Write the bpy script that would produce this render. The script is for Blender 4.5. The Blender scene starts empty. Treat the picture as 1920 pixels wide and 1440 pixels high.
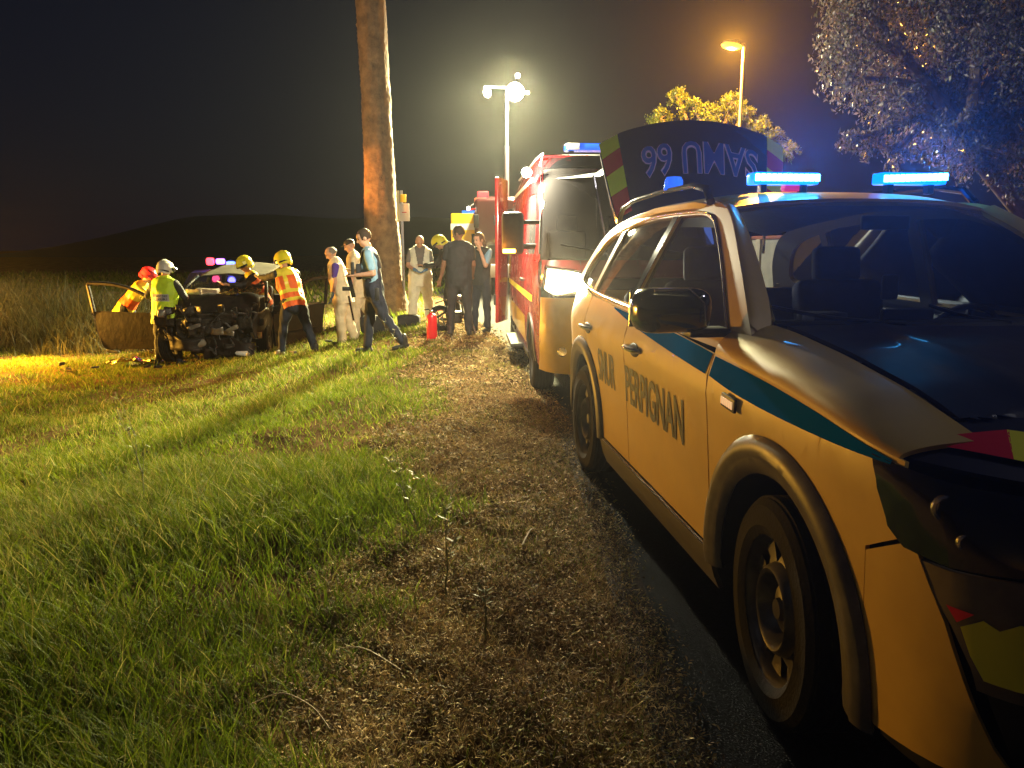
import bpy, bmesh, math, random
import numpy as np
from mathutils import Vector, Matrix, noise
R = math.radians
rng = np.random.default_rng(7)
random.seed(7)
scn = bpy.context.scene
col = scn.collection

# ------------------------------------------------------------ camera, world, exposure
cam_d = bpy.data.cameras.new('camera'); cam = bpy.data.objects.new('camera', cam_d); col.objects.link(cam)
cam.location = (0, 0, 1.5); cam.rotation_euler = (R(90 - 10.14), 0, 0)
cam_d.sensor_width = 36; cam_d.lens = 27.04; cam_d.clip_start = 0.05; cam_d.clip_end = 800
scn.camera = cam
HAZE = 0.00015
scn.view_settings.view_transform = 'Standard'; scn.view_settings.look = 'None'
scn.view_settings.gamma = 1; scn.view_settings.use_curve_mapping = False
scn.view_settings.exposure = 0.25
scn.cycles.max_bounces = 6; scn.cycles.diffuse_bounces = 2; scn.cycles.glossy_bounces = 3
scn.cycles.transmission_bounces = 5; scn.cycles.transparent_max_bounces = 12; scn.cycles.volume_bounces = 0
scn.cycles.use_denoising = True; scn.cycles.sample_clamp_indirect = 4
scn.cycles.use_light_tree = True

world = bpy.data.worlds.new('World'); scn.world = world; world.use_nodes = True
wn = world.node_tree; wn.nodes.clear()
sky = wn.nodes.new('ShaderNodeTexSky'); sky.sky_type = 'NISHITA'; sky.sun_disc = False
sky.sun_elevation = R(4); sky.sun_rotation = R(200)
bg = wn.nodes.new('ShaderNodeBackground'); bg.inputs[1].default_value = 0.0015
bg2 = wn.nodes.new('ShaderNodeBackground'); bg2.inputs[0].default_value = (0.16, 0.24, 1.0, 1); bg2.inputs[1].default_value = 0.0065
ad = wn.nodes.new('ShaderNodeAddShader'); wo = wn.nodes.new('ShaderNodeOutputWorld')
wn.links.new(sky.outputs[0], bg.inputs[0]); wn.links.new(bg.outputs[0], ad.inputs[0])
wn.links.new(bg2.outputs[0], ad.inputs[1]); wn.links.new(ad.outputs[0], wo.inputs[0])

def light(name, kind, loc, power, color, size=0.1, target=None, angle=120, blend=0.5):
    d = bpy.data.lights.new(name, kind); d.energy = power; d.color = color
    if kind == 'SUN': d.angle = size
    else: d.shadow_soft_size = size
    if kind == 'SPOT': d.spot_size = R(angle); d.spot_blend = blend
    o = bpy.data.objects.new(name, d); col.objects.link(o); o.location = loc
    if target is not None:
        v = Vector(target) - Vector(loc); o.rotation_euler = v.to_track_quat('-Z', 'Y').to_euler()
    return o
# very weak sun added as general fill; no moon is seen
light('fill_sun', 'SUN', (0, 0, 50), 0.02, (0.75, 0.85, 1.0), R(2), target=(30, 20, 0))

# ------------------------------------------------------------ terrain
def sstep(a, b, x):
    t = np.clip((x - a) / (b - a), 0, 1); return t * t * (3 - 2 * t)
def road_edge(y):            # x of the verge/road edge
    y = np.asarray(y, float)
    return 0.43 - 0.0075 * np.maximum(y - 3.2, 0) ** 2 * (y < 16) - (0.0075 * 12.8 ** 2 + 0.19 * (y - 16)) * (y >= 16)
def ground_z(x, y):
    x = np.asarray(x, float); y = np.asarray(y, float)
    e = road_edge(y)
    d = e - x
    z = 0.045 * sstep(-0.02, 0.10, d) - 0.62 * sstep(0.6, 6.2, d) - 0.0 * d
    b = 0.035 * np.sin(1.7 * x + 0.6) * np.sin(1.3 * y + 0.4) + 0.02 * np.sin(4.1 * x + 2 * y) * np.sin(3.3 * y - x)
    z = z + b * sstep(0.7, 2.0, d)
    z = z + 0.018 * np.sin(6.3 * x + 2 * np.sin(2.1 * y)) * np.sin(5.1 * y + 1.5 * np.sin(3 * x)) * sstep(0.05, 0.3, d)
    z = z + 0.010 * np.sin(19 * x + 3 * np.sin(5 * y)) * np.sin(15 * y + 2) * sstep(0.05, 0.3, d)
    return z
def gz(x, y): return float(ground_z(x, y))

# ------------------------------------------------------------ helpers
def mat(name, color=(.5, .5, .5), rough=.5, metal=0, noise_amt=0, noise_scale=8, spec=.5, emit=None, estr=0, bump=0, bscale=60,
        coat=0, trans=0, alpha=1, color2=None, sheen=0, ior=1.45, detail=4):
    m = bpy.data.materials.get(name)
    if m: return m
    m = bpy.data.materials.new(name); m.use_nodes = True; nt = m.node_tree
    p = nt.nodes['Principled BSDF']
    p.inputs['Base Color'].default_value = (*color, 1); p.inputs['Roughness'].default_value = rough
    p.inputs['Metallic'].default_value = metal; p.inputs['Specular IOR Level'].default_value = spec
    p.inputs['Coat Weight'].default_value = coat; p.inputs['Transmission Weight'].default_value = trans
    p.inputs['Alpha'].default_value = alpha; p.inputs['IOR'].default_value = ior
    if emit: p.inputs['Emission Color'].default_value = (*emit, 1); p.inputs['Emission Strength'].default_value = estr
    if noise_amt or color2:
        tc = nt.nodes.new('ShaderNodeTexCoord'); n = nt.nodes.new('ShaderNodeTexNoise'); n.inputs['Scale'].default_value = noise_scale
        n.inputs['Detail'].default_value = detail; n.inputs['Roughness'].default_value = .65
        nt.links.new(tc.outputs['Object'], n.inputs['Vector'])
        cr = nt.nodes.new('ShaderNodeValToRGB'); cr.color_ramp.elements[0].position = .35; cr.color_ramp.elements[1].position = .68
        c2 = color2 or tuple(max(0, c * (1 - noise_amt)) for c in color)
        c1 = color if color2 else tuple(min(1, c * (1 + noise_amt * .5)) for c in color)
        cr.color_ramp.elements[0].color = (*c2, 1); cr.color_ramp.elements[1].color = (*c1, 1)
        nt.links.new(n.outputs['Fac'], cr.inputs[0]); nt.links.new(cr.outputs[0], p.inputs['Base Color'])
        mr = nt.nodes.new('ShaderNodeMapRange'); mr.inputs['To Min'].default_value = max(0, rough - .12); mr.inputs['To Max'].default_value = min(1, rough + .12)
        nt.links.new(n.outputs['Fac'], mr.inputs['Value']); nt.links.new(mr.outputs[0], p.inputs['Roughness'])
    if bump:
        tc = nt.nodes.new('ShaderNodeTexCoord'); n = nt.nodes.new('ShaderNodeTexNoise'); n.inputs['Scale'].default_value = bscale; n.inputs['Detail'].default_value = 5
        nt.links.new(tc.outputs['Object'], n.inputs['Vector'])
        b = nt.nodes.new('ShaderNodeBump'); b.inputs['Strength'].default_value = bump; b.inputs['Distance'].default_value = .02
        nt.links.new(n.outputs['Fac'], b.inputs['Height']); nt.links.new(b.outputs[0], p.inputs['Normal'])
    return m

def glass(name, tint=(.6, .65, .7), rough=.02, veil=0):
    m = bpy.data.materials.new(name); m.use_nodes = True; nt = m.node_tree; nt.nodes.clear()
    o = nt.nodes.new('ShaderNodeOutputMaterial'); t = nt.nodes.new('ShaderNodeBsdfTransparent'); t.inputs[0].default_value = (*tint, 1)
    g = nt.nodes.new('ShaderNodeBsdfGlossy'); g.inputs['Roughness'].default_value = rough
    fr = nt.nodes.new('ShaderNodeFresnel'); fr.inputs[0].default_value = 1.5
    mx = nt.nodes.new('ShaderNodeMixShader')
    nt.links.new(fr.outputs[0], mx.inputs[0]); nt.links.new(t.outputs[0], mx.inputs[1]); nt.links.new(g.outputs[0], mx.inputs[2])
    if veil:  # pale diffuse film: glow on the glass put into its colour
        df = nt.nodes.new('ShaderNodeBsdfDiffuse'); df.inputs[0].default_value = (.35, .32, .33, 1); m2 = nt.nodes.new('ShaderNodeMixShader'); m2.inputs[0].default_value = veil
        nt.links.new(mx.outputs[0], m2.inputs[1]); nt.links.new(df.outputs[0], m2.inputs[2]); mx = m2
    nt.links.new(mx.outputs[0], o.inputs[0]); return m

def obj(name, me, m=None, parent=None, kind=None, sharp=40):
    if isinstance(me, bmesh.types.BMesh):
        bm = me; me = bpy.data.meshes.new(name); bm.to_mesh(me); bm.free()
    o = bpy.data.objects.new(name, me); col.objects.link(o)
    if m is not None:
        for k in (m if isinstance(m, (list, tuple)) else [m]): me.materials.append(k)
    if sharp and len(me.polygons):
        me.polygons.foreach_set('use_smooth', [True] * len(me.polygons)); me.set_sharp_from_angle(angle=R(sharp))
    if parent is not None: o.parent = parent
    if kind: o['kind'] = kind
    return o
def thing(name, label, cat, loc=(0, 0, 0), rz=0, group=None):
    o = bpy.data.objects.new(name, None); o.empty_display_size = .2; col.objects.link(o)
    o.location = loc; o.rotation_euler = (0, 0, rz); o['label'] = label; o['category'] = cat
    if group: o['group'] = group
    return o
def tag(o, label, cat, group=None):
    o['label'] = label; o['category'] = cat
    if group: o['group'] = group
    return o
def bx(bm, c, s, rot=None, bev=0, seg=2):
    m = Matrix.Translation(c) @ (rot.to_4x4() if rot is not None else Matrix.Identity(4)) @ Matrix.Diagonal((*s, 1))
    r = bmesh.ops.create_cube(bm, size=1, matrix=m)
    if bev:
        es = list({e for v in r['verts'] for e in v.link_edges})
        bmesh.ops.bevel(bm, geom=es, offset=bev, segments=seg, affect='EDGES', profile=.6)
def BX(c, s, rot=None, bev=0, seg=2):
    bm = bmesh.new(); bx(bm, c, s, rot, bev, seg); return bm
def tube(bm, pts, r, seg=8, cap=True):
    pts = [Vector(p) for p in pts]; n = len(pts); rs = r if isinstance(r, (list, tuple)) else [r] * n
    rings = []; up = None
    for i, p in enumerate(pts):
        t = (pts[min(i + 1, n - 1)] - pts[max(i - 1, 0)])
        if t.length < 1e-9: t = Vector((0, 0, 1))
        t.normalize()
        if up is None:
            up = t.orthogonal().normalized()
        up = (up - t * up.dot(t)); up = up.normalized() if up.length > 1e-6 else t.orthogonal().normalized()
        w = t.cross(up)
        rings.append([bm.verts.new(p + (up * math.cos(a) + w * math.sin(a)) * rs[i]) for a in [2 * math.pi * k / seg for k in range(seg)]])
    for a, b in zip(rings, rings[1:]):
        for k in range(seg): bm.faces.new((a[k], a[(k + 1) % seg], b[(k + 1) % seg], b[k]))
    if cap:
        bm.faces.new(rings[0][::-1]); bm.faces.new(rings[-1])
def TB(pts, r, seg=8):
    bm = bmesh.new(); tube(bm, pts, r, seg); return bm
def lathe(bm, prof, seg=32, M=None):
    """profile of (radius, height) turned about z, then moved by M"""
    M = M or Matrix.Identity(4); rings = []
    for r, h in prof:
        if r < 1e-5: rings.append([bm.verts.new(M @ Vector((0, 0, h)))])
        else: rings.append([bm.verts.new(M @ Vector((r * math.cos(2 * math.pi * k / seg), r * math.sin(2 * math.pi * k / seg), h))) for k in range(seg)])
    for a, b in zip(rings, rings[1:]):
        for k in range(seg):
            q = [a[k % len(a)], a[(k + 1) % seg % len(a)], b[(k + 1) % seg % len(b)], b[k % len(b)]]
            u = []
            for v in q:
                if v not in u: u.append(v)
            if len(u) > 2:
                try: bm.faces.new(u)
                except ValueError: pass
def LT(prof, seg=32, M=None):
    bm = bmesh.new(); lathe(bm, prof, seg, M); bmesh.ops.recalc_face_normals(bm, faces=bm.faces); return bm
def ell(bm, c, r, rot=None, u=16, v=10):
    m = Matrix.Translation(c) @ (rot.to_4x4() if rot is not None else Matrix.Identity(4)) @ Matrix.Diagonal((*r, 1))
    bmesh.ops.create_uvsphere(bm, u_segments=u, v_segments=v, radius=1, matrix=m)
def spl(pts, n=6, closed=False):
    """Catmull-Rom through 2-D or 3-D points"""
    P = [np.array(p, float) for p in pts]; out = []; N = len(P)
    for i in range(N if closed else N - 1):
        a, b, c, d = (P[(i - 1) % N], P[i], P[(i + 1) % N], P[(i + 2) % N]) if closed else (P[max(i - 1, 0)], P[i], P[i + 1], P[min(i + 2, N - 1)])
        for k in range(n):
            t = k / n; out.append(.5 * ((2 * b) + (-a + c) * t + (2 * a - 5 * b + 4 * c - d) * t * t + (-a + 3 * b - 3 * c + d) * t ** 3))
    if not closed: out.append(P[-1])
    return [tuple(p) for p in out]
def arc(cx, cy, r, a0, a1, n=14):
    return [(cx + r * math.cos(R(a0 + (a1 - a0) * k / n)), cy + r * math.sin(R(a0 + (a1 - a0) * k / n))) for k in range(n + 1)]
def panel(name, loops, f, m, parent, out=(0, 0, 1), th=.012, res=.07, off=0, sharp=35):
    """a thin shell: 2-D outline (with holes) cut into a grid and laid on the surface f(a, b)"""
    if not isinstance(loops[0][0], (tuple, list, np.ndarray)): loops = [loops]
    bm = bmesh.new()
    for L in loops:
        Lc = []
        for p in L:
            if not Lc or (abs(p[0] - Lc[-1][0]) + abs(p[1] - Lc[-1][1])) > 1e-4: Lc.append(p)
        if abs(Lc[0][0] - Lc[-1][0]) + abs(Lc[0][1] - Lc[-1][1]) < 1e-4: Lc.pop()
        vs = [bm.verts.new((float(p[0]), float(p[1]), 0)) for p in Lc]
        for i in range(len(vs)): bm.edges.new((vs[i], vs[(i + 1) % len(vs)]))
    bmesh.ops.triangle_fill(bm, use_beauty=True, use_dissolve=False, edges=bm.edges[:], normal=(0, 0, 1))
    A = [v.co.x for v in bm.verts]; B = [v.co.y for v in bm.verts]
    rs = res if isinstance(res, tuple) else (res, res)
    for k, (lo, hi) in enumerate(((min(A), max(A)), (min(B), max(B)))):
        n = int((hi - lo) / rs[k])
        for i in range(1, n + 1):
            c = [0, 0, 0]; c[k] = lo + (hi - lo) * i / (n + 1); nn = [0, 0, 0]; nn[k] = 1
            bmesh.ops.bisect_plane(bm, geom=bm.verts[:] + bm.edges[:] + bm.faces[:], dist=1e-6, plane_co=c, plane_no=nn)
    bmesh.ops.remove_doubles(bm, verts=bm.verts, dist=2e-4)
    for v in bm.verts: v.co = Vector(f(v.co.x, v.co.y))
    bmesh.ops.triangulate(bm, faces=[q for q in bm.faces if len(q.verts) > 4])
    bm.normal_update()
    s = sum((q.normal.dot(Vector(out)) * q.calc_area() for q in bm.faces))
    if s < 0:
        bmesh.ops.reverse_faces(bm, faces=bm.faces); bm.normal_update()
    if off:
        nn = [(v, v.normal.copy()) for v in bm.verts]
        for v, q in nn: v.co += q * off
    if th:
        fs = bm.faces[:]; vs = bm.verts[:]; es = [e for e in bm.edges if e.is_boundary]
        mp = {v: bm.verts.new(v.co - v.normal * th) for v in vs}
        pairs = [(l.vert, l.link_loop_next.vert) for e in es for l in e.link_loops]
        two = isinstance(m, tuple)
        for q in fs: bm.faces.new([mp[v] for v in reversed(q.verts)]).material_index = 1 if two else 0
        for a, b in pairs: bm.faces.new((b, a, mp[a], mp[b]))
    return obj(name, bm, m, parent, sharp=sharp)
def text_mesh(s, size=1, bold=.0, xs=1):
    """flat lettering as a mesh in the xy plane, lower left at the origin; returns (mesh, width, height)"""
    c = bpy.data.curves.new('lettering', 'FONT'); c.body = s; c.size = size; c.offset = bold; c.resolution_u = 3
    o = bpy.data.objects.new('lettering', c); col.objects.link(o)
    bpy.context.view_layer.update()
    me = bpy.data.meshes.new_from_object(o.evaluated_get(bpy.context.evaluated_depsgraph_get()))
    bpy.data.objects.remove(o); bpy.data.curves.remove(c)
    bm = bmesh.new(); bm.from_mesh(me); bpy.data.meshes.remove(me)
    x0 = min(v.co.x for v in bm.verts); x1 = max(v.co.x for v in bm.verts); y0 = min(v.co.y for v in bm.verts); y1 = max(v.co.y for v in bm.verts)
    for v in bm.verts: v.co = Vector(((v.co.x - x0) / (x1 - x0), (v.co.y - y0) / (y1 - y0), 0))
    return bm
def letter_on(name, s, f, m, parent, bold=.02, size=1, off=.004, th=.0, out=None, cuts=30):
    """lettering laid on f(u, v), u and v in 0..1 across the word"""
    bm = text_mesh(s, size, bold)
    for i in range(1, cuts):
        bmesh.ops.bisect_plane(bm, geom=bm.verts[:] + bm.edges[:] + bm.faces[:], dist=1e-6, plane_co=(i / cuts, 0, 0), plane_no=(1, 0, 0))
    for v in bm.verts: v.co = Vector(f(v.co.x, v.co.y))
    bm.normal_update()
    return obj(name, bm, m, parent, sharp=0)
def copy_tree(o, parent=None):
    c = o.copy(); col.objects.link(c)
    if parent is not None: c.parent = parent
    for ch in list(o.children): copy_tree(ch, c)
    return c
def fast_mesh(name, V, F, m, kind=None, colors=None, parent=None, smooth=False, uv=None):
    """numpy arrays to one mesh; F is (n, k) with k = 3 or 4"""
    me = bpy.data.meshes.new(name); k = F.shape[1]
    me.vertices.add(len(V)); me.vertices.foreach_set('co', V.astype(np.float32).ravel())
    me.loops.add(F.size); me.loops.foreach_set('vertex_index', F.astype(np.int32).ravel())
    me.polygons.add(len(F)); me.polygons.foreach_set('loop_start', np.arange(0, F.size, k, dtype=np.int32))
    me.polygons.foreach_set('loop_total', np.full(len(F), k, dtype=np.int32))
    me.update(calc_edges=True)
    if colors is not None:
        a = me.color_attributes.new('tint', 'FLOAT_COLOR', 'POINT')
        a.data.foreach_set('color', np.c_[colors, np.ones(len(colors))].astype(np.float32).ravel())
    o = bpy.data.objects.new(name, me); col.objects.link(o); me.materials.append(m)
    if smooth: me.polygons.foreach_set('use_smooth', [True] * len(me.polygons))
    if kind: o['kind'] = kind
    if parent is not None: o.parent = parent
    return o
def leafmat(name, rough=.5, transl=.45, spec=.3):
    m = bpy.data.materials.new(name); m.use_nodes = True; nt = m.node_tree; p = nt.nodes['Principled BSDF']; o = nt.nodes['Material Output']
    at = nt.nodes.new('ShaderNodeAttribute'); at.attribute_name = 'tint'
    nt.links.new(at.outputs['Color'], p.inputs['Base Color']); p.inputs['Roughness'].default_value = rough; p.inputs['Specular IOR Level'].default_value = spec
    t = nt.nodes.new('ShaderNodeBsdfTranslucent'); nt.links.new(at.outputs['Color'], t.inputs[0])
    mx = nt.nodes.new('ShaderNodeMixShader'); mx.inputs[0].default_value = transl
    nt.links.new(p.outputs[0], mx.inputs[1]); nt.links.new(t.outputs[0], mx.inputs[2]); nt.links.new(mx.outputs[0], o.inputs[0])
    return m
def emat(name, c, s):
    return mat(name, (.02, .02, .02), .4, emit=c, estr=s)
# ------------------------------------------------------------ ground, road
def grid_mesh(name, xs, ys, zf, m, kind):
    X, Y = np.meshgrid(xs, ys); Z = zf(X, Y); V = np.c_[X.ravel(), Y.ravel(), Z.ravel()]
    nx, ny = len(xs), len(ys); i = (np.arange(ny - 1)[:, None] * nx + np.arange(nx - 1)[None]).ravel()
    F = np.c_[i, i + 1, i + nx + 1, i + nx]
    return fast_mesh(name, V, F, m, kind, smooth=True)
xs = np.r_[np.linspace(-300, -30, 12), np.linspace(-28, -3, 60), np.linspace(-2.9, 1.2, 110), np.linspace(1.3, 12, 24), np.linspace(14, 300, 12)]
ys = np.r_[np.linspace(-30, -1, 12), np.linspace(-.8, 9, 210), np.linspace(9.2, 40, 90), np.linspace(42, 380, 24)]
def gmat():
    m = bpy.data.materials.new('soil'); m.use_nodes = True; nt = m.node_tree; p = nt.nodes['Principled BSDF']; N = nt.nodes.new; L = nt.links.new
    tc = N('ShaderNodeTexCoord'); n1 = N('ShaderNodeTexNoise'); n1.inputs['Scale'].default_value = 1.3; n1.inputs['Detail'].default_value = 6
    n2 = N('ShaderNodeTexNoise'); n2.inputs['Scale'].default_value = 35; n2.inputs['Detail'].default_value = 6; n2.inputs['Roughness'].default_value = .75
    L(tc.outputs['Object'], n1.inputs[0]); L(tc.outputs['Object'], n2.inputs[0])
    c1 = N('ShaderNodeValToRGB'); e = c1.color_ramp.elements; e[0].position = .35; e[0].color = (.045, .029, .016, 1); e[1].position = .7; e[1].color = (.24, .145, .07, 1)
    x = N('ShaderNodeMath'); x.operation = 'ADD'; h = N('ShaderNodeMath'); h.operation = 'MULTIPLY'; h.inputs[1].default_value = .5
    L(n1.outputs[0], x.inputs[0]); L(n2.outputs[0], x.inputs[1]); L(x.outputs[0], h.inputs[0]); L(h.outputs[0], c1.inputs[0])
    L(c1.outputs[0], p.inputs['Base Color']); p.inputs['Roughness'].default_value = 1; p.inputs['Specular IOR Level'].default_value = 0
    b = N('ShaderNodeBump'); b.inputs['Strength'].default_value = 1; b.inputs['Distance'].default_value = .05
    L(n2.outputs[0], b.inputs['Height']); L(b.outputs[0], p.inputs['Normal']); return m
M_soil = gmat()
grid_mesh('ground', xs, ys, lambda X, Y: ground_z(X, Y) - .012 * (X > road_edge(Y) + .05), M_soil, 'structure')
# asphalt: follows the edge curve
M_asph = mat('asphalt', (.018, .018, .021), .9, spec=.1, noise_amt=.35, noise_scale=40, bump=.6, bscale=160)
ry = np.r_[np.linspace(-6, 16, 60), np.linspace(17, 120, 40)]
def strip(name, a, b, z, m, kind='structure', n=2, y=ry):
    E_ = road_edge(y); V = []; 
    for t in np.linspace(a, b, n): V.append(np.c_[E_ + t, y, np.full(len(y), z)])
    V = np.stack(V, 1).reshape(-1, 3); k = np.arange(len(y) - 1)[:, None] * n + np.arange(n - 1)[None]; k = k.ravel()
    return fast_mesh(name, V, np.c_[k, k + 1, k + n + 1, k + n], m, kind)
strip('road', .0, 7.4, .002, M_asph)
M_conc = mat('worn concrete', (.045, .035, .028), .95, spec=.1, noise_amt=.45, noise_scale=14, bump=.5, bscale=120)
strip('lit_edge_strip', .0, .16, .008, M_conc)  # added band paler than the asphalt: lit road edge put into the colour
strip('pavement', 7.4, 9.2, .10, M_conc)
# far dirt track beyond the palm
M_track = mat('pale dirt', (.30, .20, .12), .95, noise_amt=.3, noise_scale=2)
ty = np.linspace(27, 37, 8); tx = np.linspace(-60, -3, 60)
grid_mesh('dirt_track', tx, ty, lambda X, Y: ground_z(X, Y) + .02 + .01 * np.sin(X), M_track, 'structure')
# low hills at the horizon
M_hill = mat('far hill', (.02, .022, .03), 1)
hx = np.linspace(-260, 260, 120); hy = np.linspace(150, 260, 10)
def hillz(X, Y):
    h = .5 + 10.0 * sstep(-122, -82, X) + .5 * np.sin(X * .055) + .3 * np.sin(X * .17)
    return -1 + h * np.clip((Y - 150) / 60, 0, 1) * (1 - .4 * np.clip((Y - 210) / 50, 0, 1))
grid_mesh('hills', hx, hy, hillz, M_hill, 'structure')

# ------------------------------------------------------------ grass
def blades(px, py, h, w, lean, dirn, curve, tint, seg=2, base=None):
    n = len(px); z0 = ground_z(px, py) if base is None else base
    fx, fy = np.cos(dirn), np.sin(dirn); wa = rng.uniform(0, np.pi, n); sx, sy = np.cos(wa), np.sin(wa)
    rows = []
    for k in range(seg + 1):
        t = k / seg; ww = w * (1 - t) ** .7 if k < seg else None
        bend = lean * t + curve * t * t
        cx = px + fx * h * bend; cy = py + fy * h * bend; cz = z0 - .01 + h * t * np.sqrt(np.clip(1 - (bend * .7) ** 2, .15, 1))
        if k < seg:
            rows += [np.c_[cx - sx * ww, cy - sy * ww, cz], np.c_[cx + sx * ww, cy + sy * ww, cz]]
        else: rows.append(np.c_[cx, cy, cz])
    V = np.stack(rows, 1); nv = V.shape[1]; V = V.reshape(-1, 3); b = np.arange(n)[:, None] * nv
    T = []
    for k in range(seg - 1):
        a = 2 * k; T += [[a, a + 1, a + 3], [a, a + 3, a + 2]]
    a = 2 * (seg - 1); T.append([a, a + 1, a + 2])
    F = (b[:, None, :] + np.array(T)[None]).reshape(-1, 3)
    return V, F, np.repeat(tint, nv, 0)
def edge_noise(y): return .16 * np.sin(1.9 * y) + .12 * np.sin(4.7 * y + 1) + .05 * np.sin(11 * y)
def grass_bound(y): return np.interp(y, [0, 2, 3.2, 6.3, 9.5, 13, 20], [-.47, -.47, -.47, -.66, -.95, -1.3, -2.2]) + edge_noise(y)
def patchn(x, y, s, o=0):
    return .5 + .25 * (np.sin(s * x + 1.3 * np.sin(.7 * s * y + o)) + np.sin(s * 1.3 * y + 1.7 * np.sin(.6 * s * x + 2 * o)))
def gr_tint(n, x, y, dry=0.25):
    g = np.array([.17, .19, .012]); d = np.array([.34, .27, .07]); dk = np.array([.075, .115, .010])
    k = rng.random((n, 1)); t = g * (1 - k) + dk * k
    p = patchn(x, y, 1.1, 2)[:, None]
    m = (rng.random((n, 1)) < dry * (.35 + 1.3 * p)); t = np.where(m, d * rng.uniform(.6, 1.1, (n, 1)), t)
    return t * rng.uniform(.7, 1.35, (n, 1))
VS, FS, CS = [], [], []; nv = 0
def addb(V, F, C):
    global nv
    VS.append(V); FS.append(F + nv); CS.append(C); nv += len(V)
def field(y0, y1, dens, h0, h1, w, seg, wid=.72, dry=.2, clump=True, shade_tone=1):
    area = 0; n = int(dens * wid * (y1 ** 2 - y0 ** 2) / 1.0)
    y = np.sqrt(rng.uniform(y0 ** 2, y1 ** 2, n)); x = -rng.uniform(-.05, 1, n) * (wid * y + .8)
    if clump:
        k = n // 2; cidx = rng.integers(0, n, k); x[:k] = x[cidx] + rng.normal(0, .035 + .004 * y0, k); y[:k] = y[cidx] + rng.normal(0, .035 + .004 * y0, k)
    bd = grass_bound(y); keep = (x < bd + rng.normal(0, .06, n)) & (y > y0 * .8); x, y = x[keep], y[keep]; bd = bd[keep]; n = len(x)
    pn = patchn(x, y, 1.6); keep = rng.random(n) < .45 + .75 * pn; x, y, pn, bd = x[keep], y[keep], pn[keep], bd[keep]; n = len(x)
    edge = np.clip((bd - x) / .5, 0.2, 1)
    h = rng.uniform(h0, h1, n) * (.55 + .8 * pn) * (.5 + .5 * edge)
    big = rng.random(n) < .04; h[big] *= 1.6
    ld = rng.normal(2.2, 1.5, n)
    addb(*blades(x, y, h, w * rng.uniform(.6, 1.3, n), rng.uniform(.1, .55, n), ld, rng.uniform(.1, .7, n), gr_tint(n, x, y, dry) * [shade_tone * .92, shade_tone, shade_tone], seg))
field(1.2, 3.0, 6600, .09, .25, .0028, 4, shade_tone=.56)  # nearer blades tinted darker: foreground shade put into their colour
field(3.0, 5.5, 3000, .08, .19, .0036, 3, shade_tone=.85)
field(5.5, 9, 1150, .06, .13, .005, 2)
field(9, 15, 480, .05, .11, .007, 2)
field(15, 24, 110, .07, .15, .014, 1, wid=.8)
field(24, 60, 8, .2, .4, .06, 1, wid=.8)
M_grass = leafmat('grass blade', .7, .42, .1)
fast_mesh('grass', np.concatenate(VS), np.concatenate(FS), M_grass, 'stuff', np.concatenate(CS))

# taller scrub grass beyond the wreck, left
VS, FS, CS = [], [], []; nv = 0
n = 26000
x = rng.uniform(-17, -6.3, n); y = rng.uniform(14.6, 21, n)
cl = rng.uniform(0, 1, (260, 2)) * [11, 6.5] + [-17.3, 14.6]; ci = rng.integers(0, 260, n)
x = .25 * x + .75 * cl[ci, 0] + rng.normal(0, .12, n); y = .25 * y + .75 * cl[ci, 1] + rng.normal(0, .12, n)
hh = rng.uniform(.5, 1.35, n) * (.6 + .75 * patchn(x, y, .9, 1)) * np.clip((-6.2 - x) / 2.5, .3, 1) * np.clip((y - 14.3) / 1.5, .25, 1)
t = np.array([.04, .045, .013]) * (1 - rng.random((n, 1)) * .6) + np.array([.05, .035, .015]) * rng.random((n, 1))
addb(*blades(x, y, hh, rng.uniform(.006, .016, n), rng.uniform(.05, .4, n), rng.uniform(0, 6.28, n), rng.uniform(.05, .6, n), t, 3))
fast_mesh('scrub', np.concatenate(VS), np.concatenate(FS), leafmat('scrub blade', .6, .4, .2), 'stuff', np.concatenate(CS))

# dry clippings and leaves lying on the verge
VS, FS, CS = [], [], []; nv = 0
def litter(n, y0, y1, s0, s1, bias=1.0):
    global VS, FS, CS
    y = y0 + (y1 - y0) * rng.random(n) ** bias; e = road_edge(y); b = grass_bound(y)
    x = b - .35 + (e + .16 - b + .35) * rng.random(n) + rng.normal(0, .04, n)
    pn = patchn(x, y, 5.1, 3); k = rng.random(n) < .12 + 1.3 * pn; x, y, pn = x[k], y[k], pn[k]; n = len(x)
    L = rng.uniform(s0, s1, n); W = L * rng.uniform(.12, .5, n); a = rng.uniform(0, 6.28, n); ti = rng.normal(0, .5, n); ro = rng.normal(0, .7, n)
    z = ground_z(x, y) + rng.uniform(.001, .022, n) + .012 * pn
    dx, dy, dz = np.cos(a) * np.cos(ti), np.sin(a) * np.cos(ti), np.sin(ti); qx, qy, qz = -np.sin(a) * np.cos(ro), np.cos(a) * np.cos(ro), np.sin(ro)
    D = np.c_[dx, dy, dz] * L[:, None]; Q = np.c_[qx, qy, qz] * W[:, None]; P = np.c_[x, y, z]; up = np.array([0, 0, 1.]) * (L * rng.uniform(0, .35, n))[:, None]
    V = np.stack([P - D, P - Q * .8 + up, P + Q + up, P + D * .9], 1).reshape(-1, 3)
    F = (np.arange(n)[:, None, None] * 4 + np.array([[0, 1, 2], [1, 3, 2]])[None]).reshape(-1, 3)
    c = np.array([[.42, .27, .12], [.26, .16, .07], [.52, .37, .17], [.14, .09, .045], [.22, .20, .06], [.07, .05, .03]])[rng.integers(0, 6, n)] * rng.uniform(.5, 1.1, (n, 1))
    addb(V, F, np.repeat(c, 4, 0))
litter(60000, 1.3, 4.2, .004, .013); litter(20000, 4.0, 8.5, .007, .022); litter(10000, 8, 15, .012, .04)
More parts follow.
